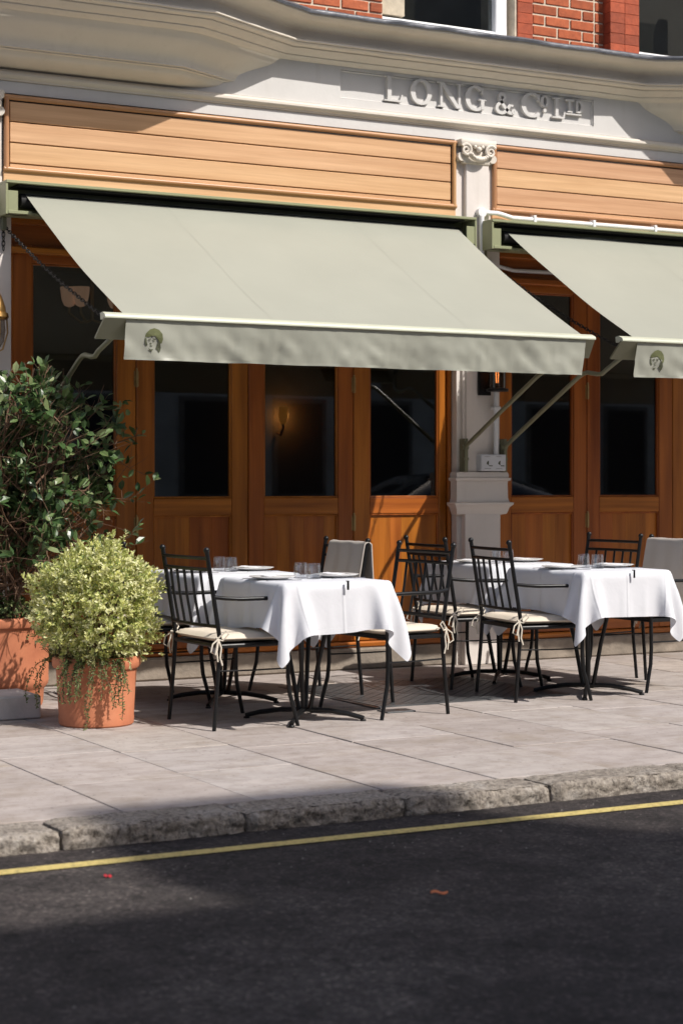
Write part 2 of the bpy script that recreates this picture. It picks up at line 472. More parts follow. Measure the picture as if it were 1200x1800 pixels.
    def sweep(s, path, prof):
        """sweep (out, z) profile along a plan polyline; outward is to the right of travel"""
        n = len(path); P = []
        def seg_n(a, b):
            d = Vector((b[0] - a[0], b[1] - a[1])).normalized(); return Vector((d.y, -d.x))
        for i in range(n):
            if i == 0: mvec = seg_n(path[0], path[1])
            elif i == n - 1: mvec = seg_n(path[-2], path[-1])
            else:
                a = seg_n(path[i - 1], path[i]); b = seg_n(path[i], path[i + 1])
                mvec = (a + b) / (1 + a.dot(b))
            P.append([(path[i][0] + mvec.x * o_, path[i][1] + mvec.y * o_, z) for o_, z in prof])
        return s.grid(P)
    def xf(s, mat):
        s.v = [tuple(mat @ Vector(p)) for p in s.v]; return s
    def mesh(s, name, mat, org=(0, 0, 0), smooth=False, angle=40):
        me = bpy.data.meshes.new(name)
        ox, oy, oz = org
        me.from_pydata([(x - ox, y - oy, z - oz) for x, y, z in s.v], [], s.f)
        me.materials.append(mat if not isinstance(mat, str) else M[mat])
        if s.tone is not None:
            at = me.attributes.new('tone', 'FLOAT', 'POINT'); at.data.foreach_set('value', np.array(s.tone, dtype=np.float32))
        bm = bmesh.new(); bm.from_mesh(me)
        if s.tone is None: bmesh.ops.recalc_face_normals(bm, faces=bm.faces)
        if smooth:
            for f in bm.faces: f.smooth = True
            ca = math.radians(angle)
            for e in bm.edges:
                e.smooth = len(e.link_faces) == 2 and e.calc_face_angle(0) < ca
        bm.to_mesh(me); bm.free()
        return me
    def build(s, name, mat, parent=None, org=None, smooth=False, angle=40, **tags):
        o_ = ORG[parent] if parent is not None else (org or (0, 0, 0))
        ob = bpy.data.objects.new(name, s.mesh(name, mat, o_, smooth, angle))
        COL.objects.link(ob)
        if parent is not None: ob.parent = parent
        elif org: ob.location = org
        ORG[ob] = o_
        for k, v in tags.items(): ob[k] = v
        return ob

def thing(name, label, cat, loc=(0, 0, 0), group=None, rz=0, kind=None):
    o = bpy.data.objects.new(name, None); COL.objects.link(o); o.empty_display_size = .1
    o.location = loc; o.rotation_euler = (0, 0, rz)
    o['label'] = label
    if cat: o['category'] = cat
    if group: o['group'] = group
    if kind: o['kind'] = kind
    ORG[o] = tuple(loc); return o

def inst(name, me, parent, loc, rot=None, scale=None):
    o = bpy.data.objects.new(name, me); COL.objects.link(o); o.parent = parent
    og = ORG[parent]; o.location = (loc[0] - og[0], loc[1] - og[1], loc[2] - og[2])
    if rot is not None: o.rotation_euler = rot
    if scale is not None: o.scale = scale
    return o

def copy_tree(o, parent=None):
    c = o.copy(); COL.objects.link(c); c.parent = parent
    for ch in [x for x in bpy.data.objects if x.parent == o]: copy_tree(ch, c)
    return c

def U(a, b): return random.uniform(a, b)

# ============================================================ GROUND
ZR = -.075
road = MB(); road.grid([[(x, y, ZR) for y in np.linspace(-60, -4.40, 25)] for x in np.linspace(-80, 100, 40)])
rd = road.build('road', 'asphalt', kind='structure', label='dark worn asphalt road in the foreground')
mk = MB(); n = 260
xs = np.linspace(-20, 30, n)
mk.grid([[(x, -4.745 - .038 + .004 * noise.noise((x * 9, 1, 0)), ZR + .004) , (x, -4.745 + .038 + .005 * noise.noise((x * 7, 5, 0)), ZR + .004)] for x in xs])
mk.build('road_marking', 'yellow', kind='structure', label='single yellow line painted along the road beside the kerb')

pav = MB(); pav.box(-40, 60, -4.2, .3, -.3, -.008)
pv = pav.build('pavement', 'joint', kind='structure', label='york stone pavement in front of the restaurant')
colx = [.36, .92, 1.48, 2.04, 2.60, 3.16, 3.72, 4.28, 4.87, 5.45, 6.06, 6.62, 7.20, 7.75, 8.33, 8.9, 9.5, 10.05, 10.6, 11.2, 11.8]
known = {5: [-.62, -1.42, -2.05, -2.78, -3.46], 4: [-.75, -1.5, -2.05, -2.72, -3.55]}
for i in range(len(colx) - 1):
    ys = known.get(i)
    if not ys:
        ys = []; y = -U(.4, .8)
        while y > -3.75:
            ys.append(y); y -= U(.58, .92)
    ys = [.16] + ys + [-4.255]
    for a, b in zip(ys[:-1], ys[1:]):
        g = .004; z = U(-.002, .002)
        m_ = MB(); x0, x1 = colx[i] + g * U(.4, 1.5), colx[i + 1] - g * U(.4, 1.5); y1, y0 = a - g * U(.5, 1.4), b + g * U(.5, 1.4)
        cx, cy = (x0 + x1) / 2, (y0 + y1) / 2
        m_.cbox(x0 - cx, x1 - cx, y0 - cy, y1 - cy, -.05, z, .0025)
        inst('flagstone', m_.mesh('flagstone', 'flag'), pv, (cx, cy, 0), (U(-.002, .002), U(-.002, .002), U(-.003, .003)))

# kerb of rough granite stones
kb = MB(); kb.box(-40, 60, -4.45, -4.27, -.3, ZR - .01)
kerb = kb.build('kerb', 'joint', kind='structure', label='rough granite kerb along the pavement edge')
kj = [-.6, .1, .85, 1.55, 2.27, 3.01, 3.71, 4.41, 5.14, 5.85, 6.6, 7.3, 8.0]
for a, b in zip(kj[:-1], kj[1:]):
    nx, ny = 84, 30; P = []
    L = b - a - .014
    for i in range(nx + 1):
        row = []; u = i / nx; x = -L / 2 + u * L
        ed = min(u, 1 - u) * L
        for j in range(ny + 1):
            t_ = j / ny
            # section: bottom front -> up the face -> rounded arris -> top back
            if t_ < .4: y, z = -.115, -.12 + (.12 - .03) * t_ / .4
            elif t_ < .6:
                an = (t_ - .4) / .2 * math.pi / 2; y, z = -.115 + .03 * (1 - math.cos(an)), -.03 + .03 * math.sin(an)
            else: y, z = -.085 + .19 * (t_ - .6) / .4, .0
            q = (a * 3 + x, y, z)
            d = noise.fractal(Vector((q[0] * 16, y * 18, z * 22)), .8, 2, 6)
            d2 = noise.noise(Vector((q[0] * 4, y * 4, z * 4 + 9)))
            face = 1.0 if t_ < .55 else .25
            y -= (.011 * d + .009 * d2 - .006) * face; z += (.0035 * d + .005 * d2) * (1 if t_ > .4 else .3)
            if ed < .03: z -= (.03 - ed) * .35; y += (.03 - ed) * .5 * face
            row.append((x, y, z))
        P.append(row)
    m_ = MB().grid(P)
    for i0 in (0, nx):          # end faces
        base = i0 * (ny + 1); c = len(m_.v); m_.v.append((P[i0][0][0], .1, -.12))
        m_.f += [(c, base + j, base + j + 1) for j in range(ny)]
    inst('kerb_stone', m_.mesh('kerb_stone', 'granite', smooth=True, angle=60), kerb, ((a + b) / 2, -4.365, U(-.004, .004)))

# cellar plate and drain lid
hatch = thing('cellar_plate', 'grey chequered metal plate set in the pavement under the tables', 'floor plate', (5.55, -1.27, 0))
hatch_m = simple('chequer_steel', (.12, .125, .13), .42, .5, .3, 6, .3, .004, 50)
MB().box(5.06, 6.36, -1.86, -.72, -.01, .008).build('plate', hatch_m, hatch)
tr = MB()
i = 0
for yy in np.arange(-1.83, -.74, .042):
    i += 1
    for k, xx in enumerate(np.arange(5.09, 6.34, .042)):
        dx, dy = (.013, .009) if (i + k) % 2 else (.013, -.009)
        tr.add([(xx - dx, yy - dy, .0082), (xx + dy * .35, yy - dx * .35, .0105), (xx + dx, yy + dy, .0082), (xx - dy * .35, yy + dx * .35, .0105)], [(0, 1, 2, 3)])
tr.build('tread_pattern', hatch_m, hatch, kind='stuff')
MB().cbox(5.02, 5.055, -1.9, -.68, -.01, .006, .002).build('edge_strip', hatch_m, hatch)
ld = MB().cbox(4.98, 5.16, -2.10, -1.98, -.02, .006, .003)
ld.build('drain_lid', hatch_m, org=(5.07, -2.04, 0), label='small dark metal lid in the pavement near the chequered plate', category='drain lid')

# stone doorstep at the left
st = MB().cbox(2.1, 3.25, -1.42, -1.05, 0, .125, .008)
st.build('doorstep', simple('step_stone', (.50, .49, .48), .75, 0, .22, 6, .5, .01, 30), org=(2.7, -1.24, 0), label='pale grey stone doorstep at the left edge before the big pot', category='step')

# ============================================================ BUILDING
B = thing('restaurant_building', 'cream fronted brick building with timber panels and raised LONG & Co LTD lettering', 'building', (6, 0, 0))
XL, XR = .4, 12.2
P0 = 10.28                                     # the next pier, out of view
# frieze with its sunk name panel
PX0, PX1, PZ0, PZ1 = 5.82, 7.89, 3.82, 4.012
fr = MB()
for x0, x1, z0, z1 in ((XL, PX0, 3.765, 4.08), (PX1, XR, 3.765, 4.08), (PX0, PX1, 3.765, PZ0), (PX0, PX1, PZ1, 4.08)):
    fr.box(x0, x1, 0, .2, z0, z1)
fr.box(PX0, PX1, .022, .2, PZ0, PZ1)
fr.box(XL, XR, 0, .2, 3.622, 3.695)
frz = fr.build('frieze', 'cream', B)
fm = MB()
for x0, x1, z0, z1 in ((PX0, PX1, PZ1 - .012, PZ1), (PX0, PX1, PZ0, PZ0 + .008), (PX0, PX0 + .010, PZ0 + .008, PZ1 - .012), (PX1 - .010, PX1, PZ0 + .008, PZ1 - .012)):
    fm.cbox(x0, x1, .010, .03, z0, z1, .004)
fm.build('panel_moulding', 'cream', frz)
WP = [(XL, 0), (XR, 0)]
MB().sweep(WP, [(-.02, 3.695), (.012, 3.697), (.014, 3.706), (.03, 3.715), (.038, 3.728), (.038, 3.742), (.026, 3.748), (.024, 3.758), (.0, 3.763), (-.02, 3.765)]).build('string_moulding', 'stonepaint', B, smooth=True, angle=30)

# cornice over canted bays
BD = .38
PATH = [(XL, -BD), (4.63, -BD), (5.38, 0), (8.28, 0), (9.03, -BD), (XR, -BD)]
prof = [(-.05, 4.03), (.0, 4.032), (.03, 4.04), (.048, 4.052), (.048, 4.060), (.058, 4.062), (.085, 4.072), (.112, 4.09), (.112, 4.098), (.122, 4.1), (.150, 4.104), (.158, 4.112), (.158, 4.120), (.172, 4.122), (.172, 4.132),
        (.135, 4.136), (.125, 4.15), (.122, 4.178), (.13, 4.2), (.15, 4.214), (.19, 4.228), (.235, 4.236), (.27, 4.246), (.29, 4.262), (.292, 4.27), (.292, 4.28)]
# finer path so the old moulding edge is not dead straight
fine = []
for a, b in zip(PATH[:-1], PATH[1:]):
    k = max(1, int(math.dist(a, b) / .12))
    for i in range(k): fine.append((a[0] + (b[0] - a[0]) * i / k, a[1] + (b[1] - a[1]) * i / k))
fine.append(PATH[-1])
co = MB().sweep(fine, prof)
def jig(v, amp):
    x, y, z = v; n_ = noise.noise(Vector((x * 6, y * 6, z * 9))); m_ = noise.noise(Vector((x * 23, y * 9, z * 30)))
    return (x, y + amp * .5 * n_, z + amp * (n_ + .5 * m_))
co.v = [jig(v, .0035) for v in co.v]
cor = co.build('cornice', 'stonepaint', B, smooth=True, angle=28)
ld = MB().sweep(fine, [(.29, 4.279), (.302, 4.272), (.306, 4.29), (.296, 4.303), (.2, 4.315), (.05, 4.335), (-.3, 4.36)])
ld.v = [jig((x, y, z + .006 * noise.noise(Vector((x * 13, 3, 0)))), .006) for x, y, z in ld.v]
ld.build('lead_flashing', 'lead', cor, smooth=True, angle=50)
cb = [(.0, 4.034)] + [(-.012 - .15 * math.sin(a) ** 2 * .9, 4.03 - .165 * (a / (math.pi / 2))) for a in np.linspace(.1, math.pi / 2, 10)]
cb += [(-.15, 3.862), (-.15, 3.850), (-.168, 3.848), (-.168, 3.840), (-.185, 3.836)]
cb += [(-.19 - .16 * (1 - math.cos(a)), 3.836 - .062 * math.sin(a)) for a in np.linspace(.15, math.pi / 2, 8)] + [(-.40, 3.768)]
MB().sweep(PATH, cb).build('bay_corbel', 'stonepaint', cor, smooth=True, angle=28)

# raised letters
LY0, LY1 = -.007, .03
def arc(cx, cz, rx, rz, a0, a1, k=28):
    return [(cx + rx * math.cos(math.radians(a0 + (a1 - a0) * i / k)), cz + rz * math.sin(math.radians(a0 + (a1 - a0) * i / k))) for i in range(k + 1)]
def stroke_w(pts, cx, rx, thick, thin):
    return [thin + (thick - thin) * min(1, abs(p[0] - cx) / rx) ** 1.5 for p in pts]
def letter(fn):
    m_ = MB(); fn(m_); m_.build('letter', 'cream', B)
zb, zt = 3.836, 4.008
def serif(m_, x, z, w_=.028, h=.009, dy=0):
    m_.prism([(x - w_, z), (x + w_, z), (x + w_, z + h), (x - w_, z + h)], LY0 - .001 - dy, LY1)
def L_(m_, x=6.195, b=zb, t=zt, w_=.105, th=.015):
    m_.prism([(x - th, b), (x + th, b), (x + th, t), (x - th, t)], LY0, LY1)
    serif(m_, x, t - .010, .034); serif(m_, x - .01, b - .0005, .03)
    m_.prism([(x + th - .003, b), (x + w_ - .01, b), (x + w_, b + .05), (x + w_ - .01, b + .05), (x + w_ - .022, b + .012), (x + th - .003, b + .012)], LY0 + .002, LY1)
letter(L_)
def O_(m_):
    c = arc(6.445, (zb + zt) / 2, .066, .080, 0, 360, 40)[:-1]
    m_.ribbon(c, stroke_w(c, 6.445, .066, .018, .008), LY0, LY1, True)
letter(O_)
def N_(m_):
    x0, x1 = 6.605, 6.75
    for x in (x0, x1): m_.prism([(x - .009, zb), (x + .009, zb), (x + .009, zt), (x - .009, zt)], LY0, LY1)
    m_.prism([(x0 - .02, zt), (x0 + .018, zt), (x1 + .009, zb), (x1 - .024, zb)], LY0 - .002, LY1)
    serif(m_, x1, zt - .009, .028); serif(m_, x0, zb, .028); serif(m_, x0 - .018, zt - .008, .018, .009, .002)
letter(N_)
def G_(m_):
    c = arc(6.885, (zb + zt) / 2, .068, .080, 48, 318, 32)
    m_.ribbon(c, stroke_w(c, 6.885, .068, .018, .008), LY0, LY1)
    m_.prism([(6.925, zb + .012), (6.952, zb + .012), (6.952, zb + .075), (6.925, zb + .075)], LY0 - .002, LY1)
    serif(m_, 6.938, zb + .075, .03); m_.prism([(6.926, zt - .05), (6.942, zt - .06), (6.946, zt - .005), (6.936, zt - .005)], LY0 - .002, LY1)
letter(G_)
def amp_(m_):
    cx = 7.115
    pts = [(cx + .085, 3.862), (cx + .06, 3.846), (cx + .03, 3.862), (cx - .025, 3.925), (cx - .035, 3.958), (cx - .012, 3.975), (cx + .012, 3.955), (cx, 3.928), (cx - .045, 3.9), (cx - .058, 3.868), (cx - .035, 3.845), (cx, 3.846), (cx + .03, 3.87), (cx + .05, 3.9), (cx + .078, 3.905)]
    # smooth the stroke
    q = []
    for i in range(len(pts) - 1):
        p0 = pts[max(i - 1, 0)]; p1 = pts[i]; p2 = pts[i + 1]; p3 = pts[min(i + 2, len(pts) - 1)]
        for k in range(4):
            t_ = k / 4
            q.append(tuple(.5 * (2 * p1[c] + (p2[c] - p0[c]) * t_ + (2 * p0[c] - 5 * p1[c] + 4 * p2[c] - p3[c]) * t_ ** 2 + (3 * p1[c] - p0[c] - 3 * p2[c] + p3[c]) * t_ ** 3) for c in (0, 1)))
    q.append(pts[-1])
    m_.ribbon(q, .0115, LY0, LY1)
    m_.ribbon(arc(cx + .083, 3.858, .012, .012, 0, 360, 12)[:-1], .008, LY0 - .002, LY1, True)
letter(amp_)
def C_(m_):
    c = arc(7.355, (zb + zt) / 2, .075, .080, 42, 318, 32)
    m_.ribbon(c, stroke_w(c, 7.355, .075, .018, .008), LY0, LY1)
    m_.prism([(7.400, zt - .05), (7.415, zt - .06), (7.42, zt - .006), (7.41, zt - .006)], LY0 - .002, LY1)
letter(C_)
def o_(m_):
    c = arc(7.462, 3.958, .026, .036, 0, 360, 24)[:-1]
    m_.ribbon(c, stroke_w(c, 7.462, .026, .012, .006), LY0, LY1, True)
letter(o_)
def dot_(m_): m_.prism([(7.462 + .014 * math.cos(a), 3.893 + .014 * math.sin(a)) for a in np.linspace(0, 2 * math.pi, 10)[:-1]], LY0, LY1)
letter(dot_)
letter(lambda m_: L_(m_, 7.565, 3.850, 3.995, .075, .012))
def T_(m_):
    m_.prism([(7.668, 3.905), (7.686, 3.905), (7.686, 3.985), (7.668, 3.985)], LY0, LY1)
    m_.prism([(7.642, 3.978), (7.712, 3.978), (7.716, 3.993), (7.638, 3.993)], LY0 - .002, LY1); serif(m_, 7.677, 3.9, .022)
    m_.prism([(7.642, 3.885), (7.78, 3.885), (7.78, 3.894), (7.642, 3.894)], LY0 + .002, LY1)
letter(T_)
def D_(m_):
    m_.prism([(7.732, 3.903), (7.748, 3.903), (7.748, 3.99), (7.732, 3.99)], LY0, LY1)
    c = arc(7.742, 3.9465, .042, .040, -90, 90, 16)
    m_.ribbon(c, [.005 + .007 * math.cos(math.radians(-90 + 180 * i / 16)) for i in range(17)], LY0 - .002, LY1)
letter(D_)

# upper brick wall and windows
UPW = {x0: MB().box(x0, x1, .058, .5, 4.2, 5.6).build('upper_wall', 'mortar', B) for x0, x1 in ((5.30, 6.175), (7.25, 8.02))}
bl = MB().cbox(-.1005, .1005, 0, .06, -.0315, .0315, .004).mesh('brick', 'brick')
bh = MB().cbox(-.047, .047, 0, .06, -.0315, .0315, .004).mesh('brick', 'brick')
for x0, x1, upw in ((5.43, 6.172, UPW[5.30]), (7.40, 8.0, UPW[7.25])):
    for r in range(9):
        z = 4.318 + r * .076; x = x0
        seq = 0 if r % 2 == 0 else 1; first = True
        while x < x1 - .05:
            L = .215 if (seq == 0 or not first) else .108
            if x + L > x1 + .02: L = .108
            first = False
            me = bl if L > .2 else bh
            inst('brick', me, upw, (x + L / 2 - .005, .05 + U(-.003, .002), z), (0, U(-.006, .006), 0))
            x += L + (.0 if me is bl else .0)
# rubbed brick dressings: thin joints
rb = MB().cbox(-.064, .064, 0, .1, -.0365, .0365, .002).mesh('rubbed_brick', 'rubbed')
for r in range(9):
    z = 4.318 + r * .0745
    for x0, nb, y, upw in ((5.36, 1, .045, UPW[5.30]), (7.33, 1, .045, UPW[7.25]), (8.075, 2, -.035, UPW[7.25])):
        for k in range(nb): inst('rubbed_brick', rb, upw, (x0 + k * .130, y + U(-.001, .001), z))
MB().box(8.012, 8.268, .03, .45, 4.2, 5.6).build('brick_pilaster_core', 'rubbed', upw)
def upper_window(x0, x1, y, z0=4.30, z1=5.5, blind=True):
    wn = MB()
    f = .07
    for a, b, c, d in ((x0, x0 + (.012 if blind else f), z0 + .09, z1), (x1 - f - .06, x1 - .035, z0 + .09, z1), (x0 + .012, x1 - f - .06, z0 + .09, z0 + .13)):
        wn.cbox(a, b, y, y + .1, c, d, .006)
    wo = wn.build('window', 'white', B)
    MB().cbox(x0 - .02, x1 + .02, y - .10, y + .1, z0 + .01, z0 + .085, .01).build('sill', 'white', wo)
    MB().box(x0 + f, x1 - f, y + .05, y + .056, z0 + .15, z1).build('pane', 'glass', wo)
    if blind: MB().box(x0 + .012, x0 + .19, y + .004, y + .045, z0 + .15, z1).build('blind', 'curtain', wo)
    MB().box(x0 - .05, x1 + .05, y + .6, y + .65, z0, z1).build('room_back', 'int_wall', wo)
upper_window(6.18, 7.24, .09)
upper_window(8.275, 9.4, .09, blind=False)
upper_window(4.3, 5.28, .02, blind=False)
MB().box(XL, 4.28, 0, .4, 4.3, 5.6).build('upper_return', 'white', B)
MB().box(XL, XR, .9, 1.0, 3.5, 5.6).build('upper_back_wall', 'int_wall', B)

# timber frieze panels (board over board with a bead frame)
def timber_panel(x0, x1):
    z0, z1 = 3.075, 3.62
    bk = MB().box(x0, x1, .03, .16, z0, z1); pb = bk.build('timber_panel', 'dark', B)
    zz = [3.195, 3.322, 3.449, 3.575]
    for a, b in zip(zz[:-1], zz[1:]):
        MB().cbox(x0 + .04, x1 - .04, -.012, .05, a + .0035, b - .0035, .003).build('board', 'oak_x', pb)
    MB().cbox(x0 + .04, x1 - .04, -.012, .05, 3.170, 3.1915, .002).build('board', 'oak_x', pb)
    MB().cbox(x0, x1, -.014, .05, z0, 3.145, .003).build('board', 'oak_x', pb)
    def bead(pts, mt):
        MB().tube(pts, .0165, 12).build('bead', mt, pb, smooth=True)
    r = .0165
    bead([(x0 + .0, -.016, 3.595), (x1, -.016, 3.595)], 'bead'); bead([(x0, -.016, 3.158), (x1, -.016, 3.158)], 'bead')
    bead([(x0 + r, -.0165, 3.158), (x0 + r, -.0165, 3.595)], 'bead_z'); bead([(x1 - r, -.0165, 3.158), (x1 - r, -.0165, 3.595)], 'bead_z')
timber_panel(3.50, 6.715)
timber_panel(7.012, 10.24)

# piers
def pier(xa, xb, big=True):
    p = MB().box(xa - .02, xb + .02, .0, .3, 3.05, 3.622)         # upper body
    p.box(xa - .005, xb + .075, .0, .3, .0, 3.05)
    o = p.build('pier', 'pier', B)
    f = MB().cbox(xa + .05, xb - .025, -.035, .01, 1.33, 3.46, .006); f.build('pilaster', 'pier', o)
    MB().cbox(xa + .03, xb + .07, -.022, .008, 1.33, 3.04, .004).build('pilaster_margin', 'pier', o)
    # pedestal
    q = MB()
    q.cbox(xa + .03, xb + .055, -.055, .02, .0, 1.05, .004)
    o2 = q.build('pedestal', 'pier', o)
    q = MB().sweep([(xa - .0, .02), (xa - .0, -.02), (xb + .07, -.02), (xb + .07, .02)],
                   [(.0, 1.03), (.035, 1.04), (.04, 1.052), (.05, 1.085), (.07, 1.105), (.072, 1.118), (.05, 1.122), (.042, 1.15), (.04, 1.25), (.042, 1.268), (.055, 1.272), (.058, 1.288), (.045, 1.292), (.046, 1.31), (.04, 1.33), (-.03, 1.332)])
    q.build('pedestal_cap', 'pier', o, smooth=True, angle=30)
    # carved capital with two scrolls and a swag
    c = MB(); xm = (xa + xb) / 2
    c.cbox(xa - .012, xb + .012, -.075, .02, 3.575, 3.622, .006)
    c.cbox(xa + .02, xb - .02, -.045, .02, 3.455, 3.578, .008)
    for s in (-1, 1):
        sp = []
        for k in range(40):
            a = k / 39 * 3.6 * math.pi; r = .044 * (1 - k / 39 * .85)
            sp.append((xm + s * (.098 - 0 * r) + s * r * math.cos(a + .6), -.068 + .006 * k / 39, 3.545 + r * math.sin(a + .6) * 1.0))
        c.tube(sp, [.013 - .006 * k / 39 for k in range(40)], 7)
        c.tube([(xm + s * .128, -.05, 3.5), (xm + s * .136, .0, 3.5)], .03, 10)
    sw = [(xm + .075 * math.sin(t_), -.07 - .01 * math.cos(t_), 3.53 - .045 * math.cos(t_)) for t_ in np.linspace(-1.5, 1.5, 17)]
    c.tube(sw, [.008 + .012 * math.cos(t_) for t_ in np.linspace(-1.4, 1.4, 17)], 8)
    for t_ in np.linspace(-1.2, 1.2, 9): c.ball((xm + .07 * math.sin(t_), -.088, 3.53 - .045 * math.cos(t_)), .013, 7)
    c.ball((xm, -.07, 3.555), .02); c.ball((xm - .03, -.07, 3.57), .014); c.ball((xm + .03, -.07, 3.57), .014)
    c.build('capital', 'stonepaint', o, smooth=True, angle=50)
pier(6.735, 7.0)
pier(3.20, 3.475)
pier(P0 - .02, P0 + .26)
MB().box(XL, 3.17, -.02, .3, 0, 3.622).build('side_wall', 'pier', B)

# timber bifold doors
WZ0, WZ1, DZ0, DZ1 = 1.155, 2.61, .165, 2.72
YD = .085
def lintel(x0, x1):
    MB().box(x0, x1, .1, .16, 2.72, 3.08).build('lintel', 'door_x', B)
    MB().cbox(x0, x1, .055, .12, 2.84, 2.90, .006).build('lintel_bead', 'door_x', B)
    MB().cbox(x0, x1, .03, .14, 2.66, 2.70, .005).build('head_moulding', 'door_x', B)
    MB().cbox(x0, x1, .02, .2, .0, .145, .012).build('threshold', 'basestone', B)
    MB().cbox(x0, x1, .045, .16, .147, .185, .008).build('door_sill', 'door_x', B)
def leaf(x0, x1, w0, w1, pt=.05, hinge_right=False):
    g = .003
    d = MB().cbox(x0 + g, w0, YD, YD + .05, DZ0 + .025, DZ1, .004); do = d.build('door', 'door_z', B)
    MB().cbox(w1, x1 - g, YD, YD + .05, DZ0 + .025, DZ1, .004).build('stile', 'door_z', do)
    MB().cbox(w0, w1, YD + .002, YD + .05, WZ1, DZ1, .004).build('rail', 'door_x', do)
    MB().cbox(w0, w1, YD + .002, YD + .05, 1.045, WZ0, .004).build('rail', 'door_x', do)
    MB().cbox(w0, w1, YD + .002, YD + .05, DZ0 + .025, .32, .004).build('rail', 'door_x', do)
    # lower panel of upright boards, no two equally wide
    xs_ = [w0]
    while xs_[-1] < w1 - .17: xs_.append(xs_[-1] + U(.09, .17))
    xs_.append(w1)
    for a, b in zip(xs_[:-1], xs_[1:]):
        MB().cbox(a, b, YD + .022, YD + .04, .32, 1.045, .0012).build('panel_board', 'door_z', do)
    bd = MB(); e = .012
    for a, b, c, f_ in ((w0, w1, 1.045 - e, 1.045), (w0, w1, .32, .32 + e), (w0, w0 + e, .32 + e, 1.045 - e), (w1 - e, w1, .32 + e, 1.045 - e)): bd.cbox(a, b, YD + .006, YD + .03, c, f_, .004)
    for a, b, c, f_ in ((w0, w1, WZ0, WZ0 + e), (w0, w1, WZ1 - e, WZ1), (w0, w0 + e, WZ0 + e, WZ1 - e), (w1 - e, w1, WZ0 + e, WZ1 - e)): bd.cbox(a, b, YD + .008, YD + .035, c, f_, .004)
    bd.build('glazing_bead', 'door_z', do)
    MB().box(w0 + .002, w1 - .002, YD + .026, YD + .031, WZ0 + .002, WZ1 - .002).build('pane', 'glass', do)
    if hinge_right:
        for z in (.93, 1.86):
            hm = MB().tube([(x1, YD - .006, z), (x1, YD - .006, z + .11)], .0075, 8); hm.cbox(x1 - .016, x1 + .016, YD - .003, YD + .002, z + .005, z + .105, .001)
            hm.ball((x1, YD - .006, z + .115), .008, 8); hm.build('hinge', 'hinge', do, smooth=True)
lintel(3.475, 6.735); lintel(7.07, P0 - .02)
LV = [(3.585, 4.40, 3.712, 4.268), (4.40, 5.185, 4.518, 5.066), (5.185, 5.968, 5.300, 5.852), (5.968, 6.70, 6.094, 6.640)]
for k, l in enumerate(LV): leaf(*l, hinge_right=(k in (0, 2)))
LV2 = [(7.12, 7.893, 7.238, 7.775), (7.893, 8.670, 8.005, 8.546), (8.670, 9.45, 8.785, 9.335), (9.45, 10.22, 9.57, 10.10)]
for k, l in enumerate(LV2): leaf(*l, hinge_right=(k in (0, 2)))
for x0, x1 in ((3.478, 3.583), (6.702, 6.728), (7.078, 7.118), (10.222, 10.26)):
    MB().cbox(x0, x1, .06, .16, .147, 2.72, .005).build('door_frame', 'door_z', B)

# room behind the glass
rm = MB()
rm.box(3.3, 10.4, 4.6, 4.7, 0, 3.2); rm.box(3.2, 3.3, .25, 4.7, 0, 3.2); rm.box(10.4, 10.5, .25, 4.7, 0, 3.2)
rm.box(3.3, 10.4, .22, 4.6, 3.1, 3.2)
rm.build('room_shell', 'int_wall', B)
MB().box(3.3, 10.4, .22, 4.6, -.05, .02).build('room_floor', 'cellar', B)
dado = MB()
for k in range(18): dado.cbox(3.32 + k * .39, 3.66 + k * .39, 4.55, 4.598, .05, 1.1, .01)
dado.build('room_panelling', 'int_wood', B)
MB().box(3.32, 10.38, .23, .235, 2.75, 3.1).build('blackout_sheet', 'dark', B)  # added black sheet behind the lintels, blocks light into the room

# interior lamps, seen through the panes
def sconce(x, z, lab):
    s = thing('wall_sconce', lab, 'lamp', (x, 4.55, z))
    MB().tube([(x, 4.58, z - .14), (x, 4.5, z - .16), (x, 4.45, z - .1), (x, 4.45, z - .05)], .012, 8).build('bracket', 'brass', s, smooth=True)
    MB().lathe([(.02, -.06), (.036, -.03), (.044, .02), (.040, .08), (.034, .10)], (x, 4.45, z), 16).build('shade', 'sconceglow', s, smooth=True)
    pl = bpy.data.lights.new('sconce_bulb', 'POINT'); pl.energy = 3.0; pl.color = (1, .42, .10); pl.shadow_soft_size = .03
    po = bpy.data.objects.new('sconce_bulb', pl); COL.objects.link(po); po.parent = s; po.location = (.06, -.06, .02)
sconce(7.62, 1.86, 'glowing amber wall lamp seen through the middle left door pane')
ch = thing('tulip_lamp', 'dim tulip shaded ceiling lamp behind the leftmost door pane', 'lamp', (4.55, 1.0, 2.2))
for dx, dy in ((-.165, .0), (-.10, -.05), (.165, .0)):
    MB().lathe([(.010, 0), (.034, .012), (.050, .05), (.058, .11), (.060, .135), (.055, .135), (.046, .05)], (4.45 + dx, 1.0 + dy, 2.44), 16).build('shade', 'shade', ch, smooth=True)
    MB().tube([(4.45 + dx, 1.0 + dy, 2.445), (4.45 + dx, 1.0 + dy, 2.40), (4.45 + dx * .5, 1.0 + dy * .5, 2.34), (4.45, 1.0, 2.36), (4.45, 1.0, 2.5)], .01, 8).build('arm', 'brass', ch, smooth=True)
MB().tube([(4.45, 1.0, 2.36), (4.45, 1.0, 3.1)], .012, 8).build('stem', 'brass', ch, smooth=True)

